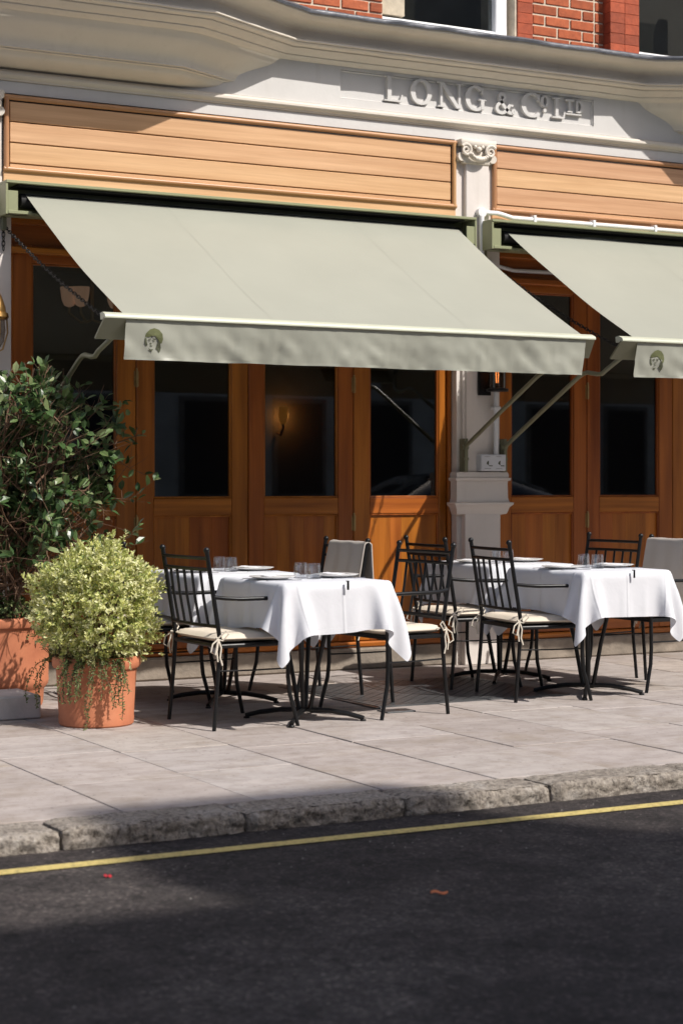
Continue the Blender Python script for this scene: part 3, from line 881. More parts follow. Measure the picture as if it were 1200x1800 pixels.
# ============================================================ AWNINGS
AP, AZB, AZT = -1.5, 2.155, 2.985       # front bar distance, bar height, fabric height at the box
def val_y(x, z):
    """how the hanging valance ripples"""
    k = (2.13 - z) / .21
    return .034 * k + k * (.013 * math.sin(x * 7.3 + 1.2 * math.sin(x * 2.1)) + .012 * noise.noise(Vector((x * 6, z * 5, 2)))) + min(1, k * 2.2) * (.013 * noise.noise(Vector((x * 11 + z * 9, z * 9, 7))) + .007 * noise.noise(Vector((x * 31 - z * 14, z * 16, 3))))
def awning(xb0, xb1, xt0, xt1, xv0, xv1, label, left_arm, right_arm, seams):
    a = thing('awning', label, 'awning', ((xb0 + xb1) / 2, 0, AZT), group='sage green canvas awnings over the doors')
    # open box on the wall
    bx_ = MB()
    bx_.cbox(xb0, xb1, -.205, .0, 3.045, 3.062, .002)                 # lid
    bx_.cbox(xb0, xb1, -.03, -.002, 2.872, 3.045, .002)
    cs = bx_.build('cassette', 'green', a)
    MB().cbox(xb0, xb1, -.16, -.03, 2.862, 2.88, .002).build('cassette_floor', 'green', cs)
    for x0, x1 in ((xb0 - .003, xb0 + .012), (xb1 - .012, xb1 + .003)):
        MB().cbox(x0, x1, -.2, -.0, 2.858, 3.0445, .002).build('end_cheek', 'green', cs)
    for x0, x1 in ((xb0 + .012, xb0 + .075), (xb1 - .075, xb1 - .012)):
        MB().cbox(x0, x1, -.196, -.184, 2.88, 3.0, .002).build('end_flange', 'green', cs)
    MB().cbox(xb0 + .012, xb0 + .16, -.203, -.12, 2.862, 2.882, .002).build('end_foot', 'green', cs)
    MB().tube([(xt0 - .03, -.10, 2.955), (xt1 + .03, -.10, 2.955)], .045, 20).build('roller', 'dark', a, smooth=True)
    MB().box(xb0 + .014, xb1 - .014, -.029, -.026, 2.885, 3.04).build('cassette_lining', 'dark', cs)
    MB().box(xb0 + .08, xb1 - .08, -.18, -.03, 3.036, 3.0435).build('cassette_lining', 'dark', cs)
    # canvas
    P = []; nu, nv = 60, 40
    for i in range(nu + 1):
        u = i / nu; row = []
        for j in range(nv + 1):
            v = j / nv
            x = (xt0 * (1 - v) + xv0 * v) * (1 - u) + (xt1 * (1 - v) + (xv1 + .0) * v) * u
            y = -.11 + (AP + .012 + .11) * v; z = 3.0 - (3.0 - AZB - .012) * v
            sag = .022 * math.sin(math.pi * v)
            ed = min(u, 1 - u)
            rp = .004 * noise.noise(Vector((x * 1.6, v * 2, 3))) + .010 * math.exp(-ed * 40) * (-1) * math.sin(math.pi * v)
            diag = .0035 * math.sin(x * 5 + v * 9) * v * (1 - v) * 4
            row.append((x, y, z - sag + rp + diag))
        P.append(row)
    MB().grid(P).build('canopy', 'awning', a, smooth=True, angle=80)
    for su in seams:
        iu = int(round((su - xv0) / (xv1 - xv0) * nu)); row = P[iu]
        MB().grid([[(x - .006, y, z + .0009) for x, y, z in row], [(x + .006, y, z + .0009) for x, y, z in row]]).build('seam', 'awning', a, smooth=True, angle=80)
    # front bar
    x0, x1 = xv0 - .125, xv1 + .065
    fb = MB()
    prf = [(AP + .035, 2.168), (AP + .0, 2.172), (AP - .035, 2.158), (AP - .042, 2.146), (AP - .042, 2.139), (AP - .03, 2.137), (AP + .03, 2.132)]
    k = len(prf)
    for x in (x0, x1): fb.v += [(x, y, z) for y, z in prf]
    fb.f += [tuple(range(k)), tuple(reversed(range(k, 2 * k)))] + [(i, (i + 1) % k, k + (i + 1) % k, k + i) for i in range(k)]
    bar = fb.build('front_bar', 'bar', a)
    for xx, sgn in ((x0, 1), (x1, -1)):
        en = MB(); q = [(xx, AP - .03, 2.136), (xx - sgn * .02, AP + .06, 2.03), (xx + sgn * .19, AP + .06, 2.03), (xx + sgn * .19, AP - .03, 2.136)]
        q2 = [(x, y + .01, z + .008) for x, y, z in q]
        en.add(q + q2, [(0, 1, 2, 3), (7, 6, 5, 4), (0, 4, 5, 1), (1, 5, 6, 2), (2, 6, 7, 3), (3, 7, 4, 0)])
        en.build('bar_end', 'green_dk', bar)
    # valance
    P = []
    nx = 170
    for i in range(nx + 1):
        x = xv0 + (xv1 - xv0) * i / nx; row = []
        for j in range(9):
            z = 2.134 - j / 8 * .212 + .004 * noise.noise(Vector((x * 3, 0, 5))) * j / 8
            pin = sum(.010 * math.exp(-((x - s) / .02) ** 2) for s in seams) * (j / 8)
            row.append((x, AP - .026 + val_y(x, z) + pin, z))
        P.append(row)
    va = MB().grid(P).build('valance', 'awning', a, smooth=True, angle=80)
    P = []
    for i in range(nx + 1):
        x = xv0 + (xv1 - xv0) * i / nx
        P.append([(x, AP - .029 + val_y(x, z) + sum(.010 * math.exp(-((x - s) / .02) ** 2) for s in seams) * (2.134 - z) / .212, z + .004 * noise.noise(Vector((x * 3, 0, 5)))) for z in (1.9205, 1.935)])
    MB().grid(P).build('hem', 'awning', va, smooth=True, angle=80)
    # printed head emblem, flat on the cloth
    ex, ez, es = xv0 + .155, 2.03, .138
    def pr(polys, mt, off=.003):
        m_ = MB()
        for poly in polys:
            c = (sum(p[0] for p in poly) / len(poly), sum(p[1] for p in poly) / len(poly))
            w_ = [(ex + p[0] * es, ez + p[1] * es) for p in [c] + list(poly)]
            k = len(m_.v); nn = len(poly)
            m_.v += [(x, AP - .026 + val_y(x, z) - off, z) for x, z in w_]
            m_.f += [(k, k + 1 + i, k + 1 + (i + 1) % nn) for i in range(nn)]
        m_.build('emblem_print', mt, va)
    # head scarf, dark hair, features and jaw shadow
    scarf = [(-.30, .12), (-.26, .26), (-.12, .40), (.06, .46), (.26, .40), (.40, .24), (.44, .04), (.40, -.12), (.33, -.14), (.26, -.02), (.18, .10), (.08, .16), (-.02, .155), (-.14, .20), (-.20, .10)]
    pr([scarf], 'print_g', .003)
    hair = [[(-.30, .10), (-.24, .06), (-.22, -.12), (-.18, -.22), (-.25, -.24), (-.31, -.14)], [(.24, -.02), (.34, -.12), (.38, -.30), (.36, -.42), (.30, -.50), (.24, -.40), (.16, -.34), (.22, -.20)]]
    pr(hair, 'print', .0035)
    pr([[(-.18, .02), (-.06, .05), (-.06, .015), (-.17, -.01)], [(.0, .06), (.13, .03), (.13, -.005), (.01, .02)], [(-.15, -.03), (-.07, -.02), (-.08, -.05), (-.14, -.055)], [(.01, -.02), (.11, -.03), (.09, -.06), (.02, -.05)],
        [(-.09, -.12), (-.04, -.11), (.0, -.15), (-.05, -.17), (-.10, -.15)], [(-.11, -.23), (-.04, -.21), (.04, -.235), (-.03, -.26)], [(-.16, -.33), (-.06, -.37), (.06, -.36), (-.02, -.44), (-.08, -.44)], [(-.04, -.42), (.0, -.42), (-.02, -.52)]], 'print', .0035)
    # bent folding arms
    for xa, on in ((left_arm, 1), (right_arm, 1)):
        if xa is None: continue
        key = [(-.05, 1.50), (-.5, 1.73), (-.93, 1.945), (-.985, 1.966), (-1.03, 1.972), (-1.14, 1.955), (-1.19, 1.955), (-1.24, 1.98), (-1.33, 2.055), (-1.38, 2.082), (-1.43, 2.092), (-1.5, 2.095)]
        sx = .15 if xa == left_arm else -.1
        MB().tube([(xa + sx * min(1, max(0, (-y - 1.26) / .2)), y, z) for y, z in key], .0145, 10).build('arm', 'green_dk', a, smooth=True, angle=60)
        br = MB().cbox(xa - .014, xa + .014, -.075, .0, 1.33, 1.56, .004); br.tube([(xa - .024, -.05, 1.5), (xa + .024, -.05, 1.5)], .018, 10)
        br.tube([(xa - .02, -.06, 1.42), (xa + .02, -.06, 1.42)], .012, 8)
        br.build('arm_bracket', 'green_dk', a, smooth=True)
    # chains from the wall to the bar
    def chain(p, q, sagz=.03, pitch=.026):
        p, q = Vector(p), Vector(q); L = (q - p).length; k = int(L / pitch); c = MB()
        for i in range(k):
            t_ = (i + .5) / k; o = p.lerp(q, t_) + Vector((0, 0, -sagz * 4 * t_ * (1 - t_)))
            d = (q - p).normalized(); u = d.orthogonal().normalized(); w_ = d.cross(u)
            if i % 2: u = w_
            ring = [o + d * (.019 * math.cos(b)) + u * (.010 * math.sin(b)) for b in np.linspace(0, 2 * math.pi, 9)]
            c.tube(ring, .0034, 4, False)
        c.build('chain', 'chain', a)
    chain((xb0 + .05, -.03, 2.80), (xv0 + .03, AP + .15, 2.10))
    chain((xb0 + .035, -.04, 2.85), (xb0 + .035, -.04, 2.66), 0)
    chain((xb1 - .06, -.03, 2.80), (xv1 - .03, AP + .15, 2.10))
    MB().cbox(xb0 + .02, xb0 + .05, -.06, 0, 2.78, 2.86, .004).build('chain_bracket', 'green_dk', a)
awning(3.455, 6.765, 3.60, 6.655, 3.69, 6.715, 'whole sage green canvas awning shading the four left doors', 3.64, 6.765, (4.62, 5.93))
awning(6.893, 10.2, 7.062, 10.10, 7.11, 10.13, 'sage green canvas awning cut off by the right edge of the photo', 7.085, 10.2, (8.2, 9.3))

# ============================================================ PIER FITTINGS
lam = thing('wall_lantern', 'black wall lantern with glass cylinder and orange filament on the middle pier', 'lamp', (6.97, 0, 1.85))
MB().cbox(6.875, 6.975, -.06, -.036, 1.86, 2.12, .004).build('backplate', 'iron', lam)
MB().tube([(6.93, -.05, 2.12), (6.97, -.13, 2.16), (7.0, -.13, 2.15)], .012, 8).build('bracket', 'iron', lam, smooth=True)
MB().lathe([(.001, -.012), (.075, -.01), (.078, 0), (.078, .008), (.062, .012)], (6.975, -.135, 1.895), 24).build('base', 'iron', lam, smooth=True)
MB().lathe([(.058, 0), (.058, .24), (.055, .24), (.055, .001)], (6.975, -.135, 1.905), 28).build('glass_tube', 'lampglass', lam, smooth=True)
MB().lathe([(.06, 0), (.07, .01), (.06, .03), (.02, .05), (.001, .055)], (6.975, -.135, 2.145), 24).build('cap', 'iron', lam, smooth=True)
fl = MB()
for k in range(4):
    a = k * math.pi / 2; fl.tube([(6.975 + .008 * math.cos(a), -.135 + .008 * math.sin(a), 1.945), (6.975 + .012 * math.cos(a), -.135 + .012 * math.sin(a), 2.0), (6.975 + .006 * math.cos(a), -.135 + .006 * math.sin(a), 2.12)], .0022, 5)
fl.build('filament', 'filament', lam)
MB().lathe([(.018, 0), (.028, .04), (.024, .12), (.014, .16)], (6.975, -.135, 1.94), 14).build('bulb', 'tumbler', lam, smooth=True)

cd = thing('conduit', 'white plastic conduit running along the pier and under the right panel', 'pipe', (6.95, 0, 3.0))
MB().tube([(6.915, -.062, 1.46), (6.995, -.062, 1.46)], .001, 4)
MB().tube([(7.012, -.062, 1.45), (7.012, -.062, 2.5), (6.985, -.062, 2.62), (6.905, -.062, 2.75), (6.895, -.062, 2.85), (6.895, -.062, 3.10)], .0175, 12).build('upright_pipe', 'pvc', cd, smooth=True)
jb = MB().lathe([(.001, -.03), (.032, -.03), (.034, -.02), (.034, .01), (.001, .012)], (0, 0, 0), 20)
jb.xf(Matrix.Translation((6.895, -.065, 3.125)) @ Matrix.Rotation(math.pi / 2, 4, 'X')); jb.build('junction_box', 'pvc', cd, smooth=True)
MB().tube([(6.925, -.06, 3.125), (7.02, -.06, 3.127), (7.07, -.052, 3.122), (7.16, -.045, 3.105), (10.2, -.045, 3.11)], .0165, 10).build('level_pipe', 'pvc', cd, smooth=True)
for x in (7.34, 7.85, 8.4, 8.95):
    MB().cbox(x - .012, x + .012, -.066, -.012, 3.085, 3.135, .003).build('saddle_clip', 'pvc', cd)
MB().tube([(6.90, -.06, 2.78), (6.96, -.05, 2.79), (7.1, .05, 2.775), (7.25, .075, 2.755), (7.75, .075, 2.76)], .014, 8).build('low_pipe', 'pvc', cd, smooth=True)
MB().cbox(6.985, 7.04, -.085, -.036, 1.76, 1.785, .003).build('saddle_clip', 'pvc', cd)

sk = thing('socket_box', 'grey double outdoor socket box with switches on the middle pier', 'socket', (6.97, 0, 1.35))
MB().cbox(6.868, 7.072, -.10, -.03, 1.337, 1.452, .006).build('case', 'boxgrey', sk)
for x in (6.925, 7.02):
    MB().add([(x - .016, -.1015, 1.39), (x - .004, -.1015, 1.407), (x + .004, -.1015, 1.407), (x + .002, -.1015, 1.376), (x - .006, -.1015, 1.381)], [(0, 1, 2, 3, 4)]).build('switch_print', 'print', sk)
    MB().box(x + .006, x + .034, -.1018, -.1, 1.37, 1.376).build('slot', 'print', sk)
    MB().box(x - .03, x + .012, -.1012, -.1, 1.435, 1.437).build('print_line', 'int_wall', sk)
    MB().box(x - .03, x + .02, -.1012, -.1, 1.353, 1.355).build('print_line', 'int_wall', sk)

ln = thing('brass_lantern', 'brass domed wall lantern cut off by the left photo edge', 'lamp', (3.41, -.18, 2.1))
LX, LYY = 3.400, -.18
MB().lathe([(.001, .13), (.02, .12), (.035, .09), (.055, .03), (.058, .0), (.07, -.005), (.075, -.03), (.06, -.045), (.001, -.05)], (LX, LYY, 2.27), 24).build('dome', 'brass', ln, smooth=True)
MB().lathe([(.05, 0), (.055, -.06), (.045, -.13), (.02, -.17), (.001, -.175)], (LX, LYY, 2.225), 20).build('globe', 'lampglass', ln, smooth=True)
for k in range(4):
    a = k * math.pi / 2
    MB().tube([(LX + .066 * math.cos(a), LYY + .066 * math.sin(a), 2.23), (LX + .07 * math.cos(a), LYY + .07 * math.sin(a), 2.15), (LX + .04 * math.cos(a), LYY + .04 * math.sin(a), 2.05), (LX, LYY, 2.03)], .005, 6).build('guard_bar', 'brass', ln, smooth=True)
MB().tube([(LX, LYY, 2.39), (LX, -.1, 2.46), (LX, -.03, 2.42)], .012, 8).build('bracket', 'brass', ln, smooth=True)
gb = thing('drop_bolt', 'black drop bolt on the left door frame below the awning chain', 'bolt', (3.52, .05, 2.2))
MB().cbox(3.505, 3.545, .035, .058, 2.22, 2.33, .008).build('housing', 'green_dk', gb)
MB().cbox(3.512, 3.538, .03, .056, 1.6, 2.215, .004).build('rod', 'iron', gb)

# ============================================================ CHAIRS
def make_chair():
    t_ = bpy.data.objects.new('armchair', None); COL.objects.link(t_); t_.empty_display_size = .1; ORG[t_] = (0, 0, 0)
    H = .905
    def bx(z):                                # the raked back post
        return -.215 + (.03 if z < .45 else .03) * min(z / .45, 1) - max(0, z - .45) * .165
    for s in (-1, 1):
        y = s * .262
        MB().tube([(-.222, y * 1.02, 0), (-.20, y, .25), (-.185, y, .45), (bx(.7), y, .7), (bx(H), y, H)], [.0105, .011, .0115, .0115, .0115], 10).build('back_leg', 'iron', t_, smooth=True)
        MB().ball((bx(H) - .002, y, H + .008), .0165).build('finial', 'iron', t_, smooth=True)
        yo = s * .300
        # arm, from the back post forward and down into the front leg
        pts = [(bx(.675), y, .675), (bx(.675) + .06, y + s * .022, .668), (bx(.675) + .13, yo, .664), (.06, yo + s * .008, .664), (.17, yo + s * .006, .662)]
        MB().tube(pts, .0105, 10).build('arm', 'iron', t_, smooth=True)
        MB().tube([(.165, yo + s * .006, .662), (.192, yo + s * .006, .658), (.203, yo + s * .006, .64), (.202, yo, .55), (.19, yo - s * .006, .44), (.188, yo - s * .006, .26), (.196, yo - s * .002, .17), (.222, yo + s * .006, .07), (.238, yo + s * .01, 0)], [.0105, .0105, .011, .011, .0115, .0115, .0115, .011, .0105], 10).build('front_leg', 'iron', t_, smooth=True)
        MB().tube([(-.195, y, .30), (.0, (y + yo) / 2, .298), (.188, yo - s * .006, .30)], .0045, 6).build('stretcher', 'iron', t_, smooth=True)
    for z, r in ((.872, .0095), (.815, .0095), (.525, .0095)):
        MB().tube([(bx(z), -.262, z), (bx(z) - .014, -.13, z), (bx(z) - .02, 0, z), (bx(z) - .014, .13, z), (bx(z), .262, z)], r, 8).build('back_rail', 'iron', t_, smooth=True)
    for k in range(5):
        y = -.175 + k * .0875; bow = -.018 * (1 - (y / .262) ** 2)
        MB().tube([(bx(.525) + bow, y, .525), (bx(.67) + bow - .004, y, .67), (bx(.815) + bow, y, .815)], .0078, 7).build('back_bar', 'iron', t_, smooth=True)
    MB().tube([(-.187, -.262, .425), (.19, -.292, .43), (.19, .292, .43), (-.187, .262, .425), (-.187, -.262, .425)], .0115, 8).build('seat_frame', 'iron', t_, smooth=True)
    sf = MB(); sf.cbox(-.18, .185, -.27, .27, .425, .434, .003); sf.build('seat_pan', 'iron', t_)
    # padded cushion
    P = []; nx, ny = 18, 20
    for top in (1, 0):
        G = []
        for i in range(nx + 1):
            row = []
            for j in range(ny + 1):
                u = i / nx * 2 - 1; v = j / ny * 2 - 1
                wv_ = .262 + .028 * (u + 1) / 2
                e = max(0, 1 - max(abs(u) ** 5, abs(v) ** 5)) ** .45
                x = .005 + u * .205; y = v * wv_
                if abs(u) > .75 and abs(v) > .75:
                    x -= math.copysign(.02 * (abs(u) - .75) * (abs(v) - .75) * 16 * .6, u); y -= math.copysign(.02 * (abs(u) - .75) * (abs(v) - .75) * 16 * .6, v)
                zz = .462 + (e * (.026 + .004 * noise.noise(Vector((x * 8, y * 8, 1)))) if top else -e * .024)
                row.append((x, y, zz))
            G.append(row)
        P.append(G)
    c = MB().grid(P[0]).grid(P[1])
    cu = c.build('cushion', 'cushion', t_, smooth=True, angle=100)
    pp = [P[0][i][0] for i in range(nx + 1)] + [P[0][nx][j] for j in range(ny + 1)] + [P[0][i][ny] for i in range(nx, -1, -1)] + [P[0][0][j] for j in range(ny, -1, -1)]
    MB().tube(pp, .0042, 5).build('piping', 'cushion', cu, smooth=True)
    for s in (-1, 1):                          # bow tied round each back post
        y = s * .262; x = -.202
        tie = MB()
        tie.tube([(-.16, y * .93, .462), (-.185, y * .98, .468), (x - .01, y + s * .008, .468)], .0045, 6)
        tie.tube([(x, y + s * .014, .468), (x + .035, y + s * .03, .505), (x + .05, y + s * .033, .49), (x + .02, y + s * .022, .455), (x, y + s * .014, .462)], .0042, 6)
        tie.tube([(x, y + s * .014, .465), (x - .035, y + s * .02, .44), (x - .045, y + s * .02, .40), (x - .02, y + s * .02, .385), (x - .003, y + s * .014, .455)], .0042, 6)
        tie.tube([(x, y + s * .016, .46), (x + .012, y + s * .022, .42), (x + .006, y + s * .022, .37), (x + .018, y + s * .024, .33)], .0044, 6)
        tie.tube([(x, y + s * .016, .46), (x - .012, y + s * .02, .40), (x - .006, y + s * .02, .35)], .0044, 6)
        tie.build('bow_tie', 'tie', cu, smooth=True)
    return t_
proto = make_chair()
CH = [
    (4.065, -2.035, 2, 'black iron armchair seen from behind in front of the near left table'),
    (4.09, -.93, -3, 'black iron armchair half hidden behind the round variegated bush'),
    (5.02, -2.02, 184, 'black iron armchair tucked under the near left table, back towards the right tables'),
    (5.03, -1.06, 180, 'black iron armchair with beige throw at the far end of the left tables'),
    (6.09, -1.10, -4, 'black iron armchair beside the pier, behind the nearer right chair'),
    (6.115, -1.80, -8, 'black iron armchair seen from behind at the near right table'),
    (7.06, -1.02, 183, 'bare black iron armchair against the doors at the far right table'),
    (7.05, -1.68, 181, 'black iron armchair with beige throw at the right photo edge'),
]
for k, (x, y, a, lab) in enumerate(CH):
    o = proto if k == 0 else copy_tree(proto)
    o.location = (x, y, 0); o.rotation_euler = (0, 0, math.radians(a))
    o['label'] = lab; o['category'] = 'chair'; o['group'] = 'iron armchairs round the pavement tables'

# throws hung over two chair backs
def throw_(cx, cy, ang, y0, y1, front, back, label):
    P = []
    path = []
    zt = .892; xt = -.215 + .03 - (.89 - .45) * .165
    for i in range(12): path.append((xt + .022 + (front * (1 - i / 11)) * .165, zt - front * (1 - i / 11)))
    for i in range(1, 7):
        an = math.pi * i / 7; path.append((xt + .022 * math.cos(an), zt + .016 * math.sin(an)))
    for i in range(12): path.append((xt - .022 - .008 * i / 11, zt - back * i / 11))
    for j in range(19):
        v = j / 18; y = y0 + (y1 - y0) * v; row = []
        for i, (x, z) in enumerate(path):
            t_ = abs(i - 15) / 15
            r = .010 * t_ * math.sin(y * 42 + 1.5) + .006 * t_ * noise.noise(Vector((y * 12, z * 6, 4)))
            row.append((x + (r + .01 * t_ if i < 12 else -abs(r) - .014 * t_ if i > 17 else 0), y + .012 * t_ * (v - .5), z + .004 * noise.noise(Vector((y * 9, i, 0)))))
        P.append(row)
    me = MB().grid(P)
    o = me.build('throw', 'throw', smooth=True, angle=80)
    o.location = (cx, cy, 0); o.rotation_euler = (0, 0, math.radians(ang)); o['label'] = label; o['category'] = 'blanket'; o['group'] = 'throws over chair backs'
    sd = o.modifiers.new('thickness', 'SOLIDIFY'); sd.thickness = .006
throw_(5.03, -1.06, 180, -.17, .275, .36, .40, 'beige throw hung over the chair behind the left tables')
throw_(7.05, -1.68, 181, -.27, .20, .40, .50, 'beige throw hung over the chair at the right photo edge')

# ============================================================ TABLES AND CLOTHS
TW, TD, TH = .64, .80, .742
def drape(seed, over, rot=0.0, steps=230):
    """a linen square let fall over a table top: small position based cloth"""
    rng = np.random.default_rng(seed)
    h = .0235
    ox, oy = over
    nx = int(round((TW + 2 * ox) / h)); ny = int(round((TD + 2 * oy) / h))
    gx = (np.arange(nx + 1) - nx / 2) * h; gy = (np.arange(ny + 1) - ny / 2) * h
    X, Y = np.meshgrid(gx, gy, indexing='ij')
    c, s = math.cos(rot), math.sin(rot)
    p = np.stack([X * c - Y * s, X * s + Y * c, np.full_like(X, .006)], -1)
    # slight start noise so folds form unevenly
    k = rng.normal(size=6)
    p[..., 2] += .003 * np.sin(X * 9 + k[0]) * np.sin(Y * 8 + k[1]) + .002
    q = p.copy(); a, b = TW / 2, TD / 2
    wind = np.zeros(3)
    def solve(s1, s2, d, kf):
        A = p[s1]; Bq = p[s2]; D = Bq - A; L = np.sqrt((D * D).sum(-1, keepdims=True)) + 1e-9
        cor_ = D * (.5 * kf * (L - d) / L); A += cor_; Bq -= cor_
    S = slice
    sets = []
    for o in (0, 1):
        ex = nx + 1; ey = ny + 1
        n1 = (ex - o) // 2; sets.append(((S(o, o + 2 * n1, 2), S(None)), (S(o + 1, o + 2 * n1, 2), S(None)), h, 1.0))
        n2 = (ey - o) // 2; sets.append(((S(None), S(o, o + 2 * n2, 2)), (S(None), S(o + 1, o + 2 * n2, 2)), h, 1.0))
        sets.append(((S(o, o + 2 * n1, 2), S(0, -1)), (S(o + 1, o + 2 * n1, 2), S(1, None)), h * 1.41421, .22))
        sets.append(((S(o, o + 2 * n1, 2), S(1, None)), (S(o + 1, o + 2 * n1, 2), S(0, -1)), h * 1.41421, .22))
    bend = []
    for st in (3,):
        for o in range(2 * st):
            ia = [i for i in range(nx + 1 - st) if (i // st) % 2 == (o // st) and i % st == o % st]
            ja = [i for i in range(ny + 1 - st) if (i // st) % 2 == (o // st) and i % st == o % st]
            bend.append((ia, ja, st))
    for it in range(steps):
        vel = (p - q) * .965; q = p.copy()
        p += vel; p[..., 2] -= .0011
        if 20 < it < 140:
            p[..., 0] += .00012 * np.sin(Y * 14 + k[2] + it * .01) * (p[..., 2] < -.03) ; p[..., 1] += .00012 * np.sin(X * 15 + k[3]) * (p[..., 2] < -.03)
            p[..., 1] -= .00010 * (p[..., 2] < -.05)
        for r in range(7):
            for s1, s2, d, kf in sets: solve(s1, s2, d, kf)
            for ia, ja, st in bend:
                if len(ia):
                    A = p[ia]; Bq = p[[i + st for i in ia]]; D = Bq - A; L = np.sqrt((D * D).sum(-1, keepdims=True)) + 1e-9
                    co_ = D * (.5 * .05 * (L - h * st) / L); p[ia] = A + co_; p[[i + st for i in ia]] = Bq - co_
                if len(ja):
                    A = p[:, ja]; Bq = p[:, [i + st for i in ja]]; D = Bq - A; L = np.sqrt((D * D).sum(-1, keepdims=True)) + 1e-9
                    co_ = D * (.5 * .05 * (L - h * st) / L); p[:, ja] = A + co_; p[:, [i + st for i in ja]] = Bq - co_
            # table: push out of the slab
            dx = a + .004 - np.abs(p[..., 0]); dy = b + .004 - np.abs(p[..., 1]); dz = .004 - p[..., 2]
            ins = (dx > 0) & (dy > 0) & (dz > 0)
            top = ins & (dz <= np.minimum(dx, dy) + .006)
            p[..., 2] = np.where(top, .004, p[..., 2])
            sx = ins & ~top & (dx <= dy); sy = ins & ~top & (dx > dy)
            p[..., 0] = np.where(sx, np.sign(p[..., 0]) * (a + .004), p[..., 0]); p[..., 1] = np.where(sy, np.sign(p[..., 1]) * (b + .004), p[..., 1])
            fr_ = top
            p[..., :2] = np.where(fr_[..., None], q[..., :2] + (p[..., :2] - q[..., :2]) * .15, p[..., :2])
    return p, nx, ny

def table(cx, cy, tl, cl, seed, over, rot):
    t_ = thing('pedestal_table', tl, 'table', (cx, cy, 0), group='pavement tables')
    MB().cbox(cx - TW / 2 + .016, cx + TW / 2 - .016, cy - TD / 2 + .016, cy + TD / 2 - .016, TH - .028, TH - .004, .004).build('table_top', 'int_wood', t_)
    MB().cbox(cx - .2, cx + .2, cy - .2, cy + .2, TH - .032, TH - .026, .002).build('top_plate', 'iron', t_)
    for k in range(4):
        an = math.pi / 4 + k * math.pi / 2 + .1; dx, dy = math.cos(an), math.sin(an)
        MB().tube([(cx + dx * .17, cy + dy * .17, TH - .03), (cx + dx * .075, cy + dy * .075, .3), (cx + dx * .03, cy + dy * .03, .05)], .0125, 8).build('column_bar', 'iron', t_, smooth=True)
        MB().tube([(cx, cy, .055), (cx + dx * .13, cy + dy * .13, .052), (cx + dx * .24, cy + dy * .24, .036), (cx + dx * .32, cy + dy * .32, .016)], [.0135, .0135, .013, .012], 8).build('foot', 'iron', t_, smooth=True)
        MB().lathe([(.015, 0), (.017, .006), (.012, .012)], (cx + dx * .315, cy + dy * .315, 0), 10).build('glide', 'iron', t_)
    p, nx, ny = drape(seed, over, rot)
    c = MB().grid([[tuple(p[i, j]) for j in range(ny + 1)] for i in range(nx + 1)])
    o = c.build('tablecloth', 'cloth', smooth=True, angle=120)
    o.location = (cx, cy, TH + .001); o['label'] = cl; o['category'] = 'tablecloth'; o['group'] = 'white tablecloths'
    at = o.data.attributes.new('flat', 'FLOAT_VECTOR', 'POINT')
    fl_ = np.zeros((nx + 1, ny + 1, 3), dtype=np.float32); fl_[..., 0] = (np.arange(nx + 1) / nx)[:, None]; fl_[..., 1] = (np.arange(ny + 1) / ny)[None, :]
    at.data.foreach_set('vector', fl_.ravel())
    sb = o.modifiers.new('smooth', 'SUBSURF'); sb.levels = 1; sb.render_levels = 1
TB = [
    (4.46, -2.125, 'near left', 11, (.235, .23), .03),
    (4.41, -1.20, 'far left', 12, (.235, .23), -.02),
    (6.485, -1.865, 'near right', 13, (.235, .23), -.03),
    (6.46, -.95, 'far right', 14, (.235, .23), .02),
]
plate_m = None
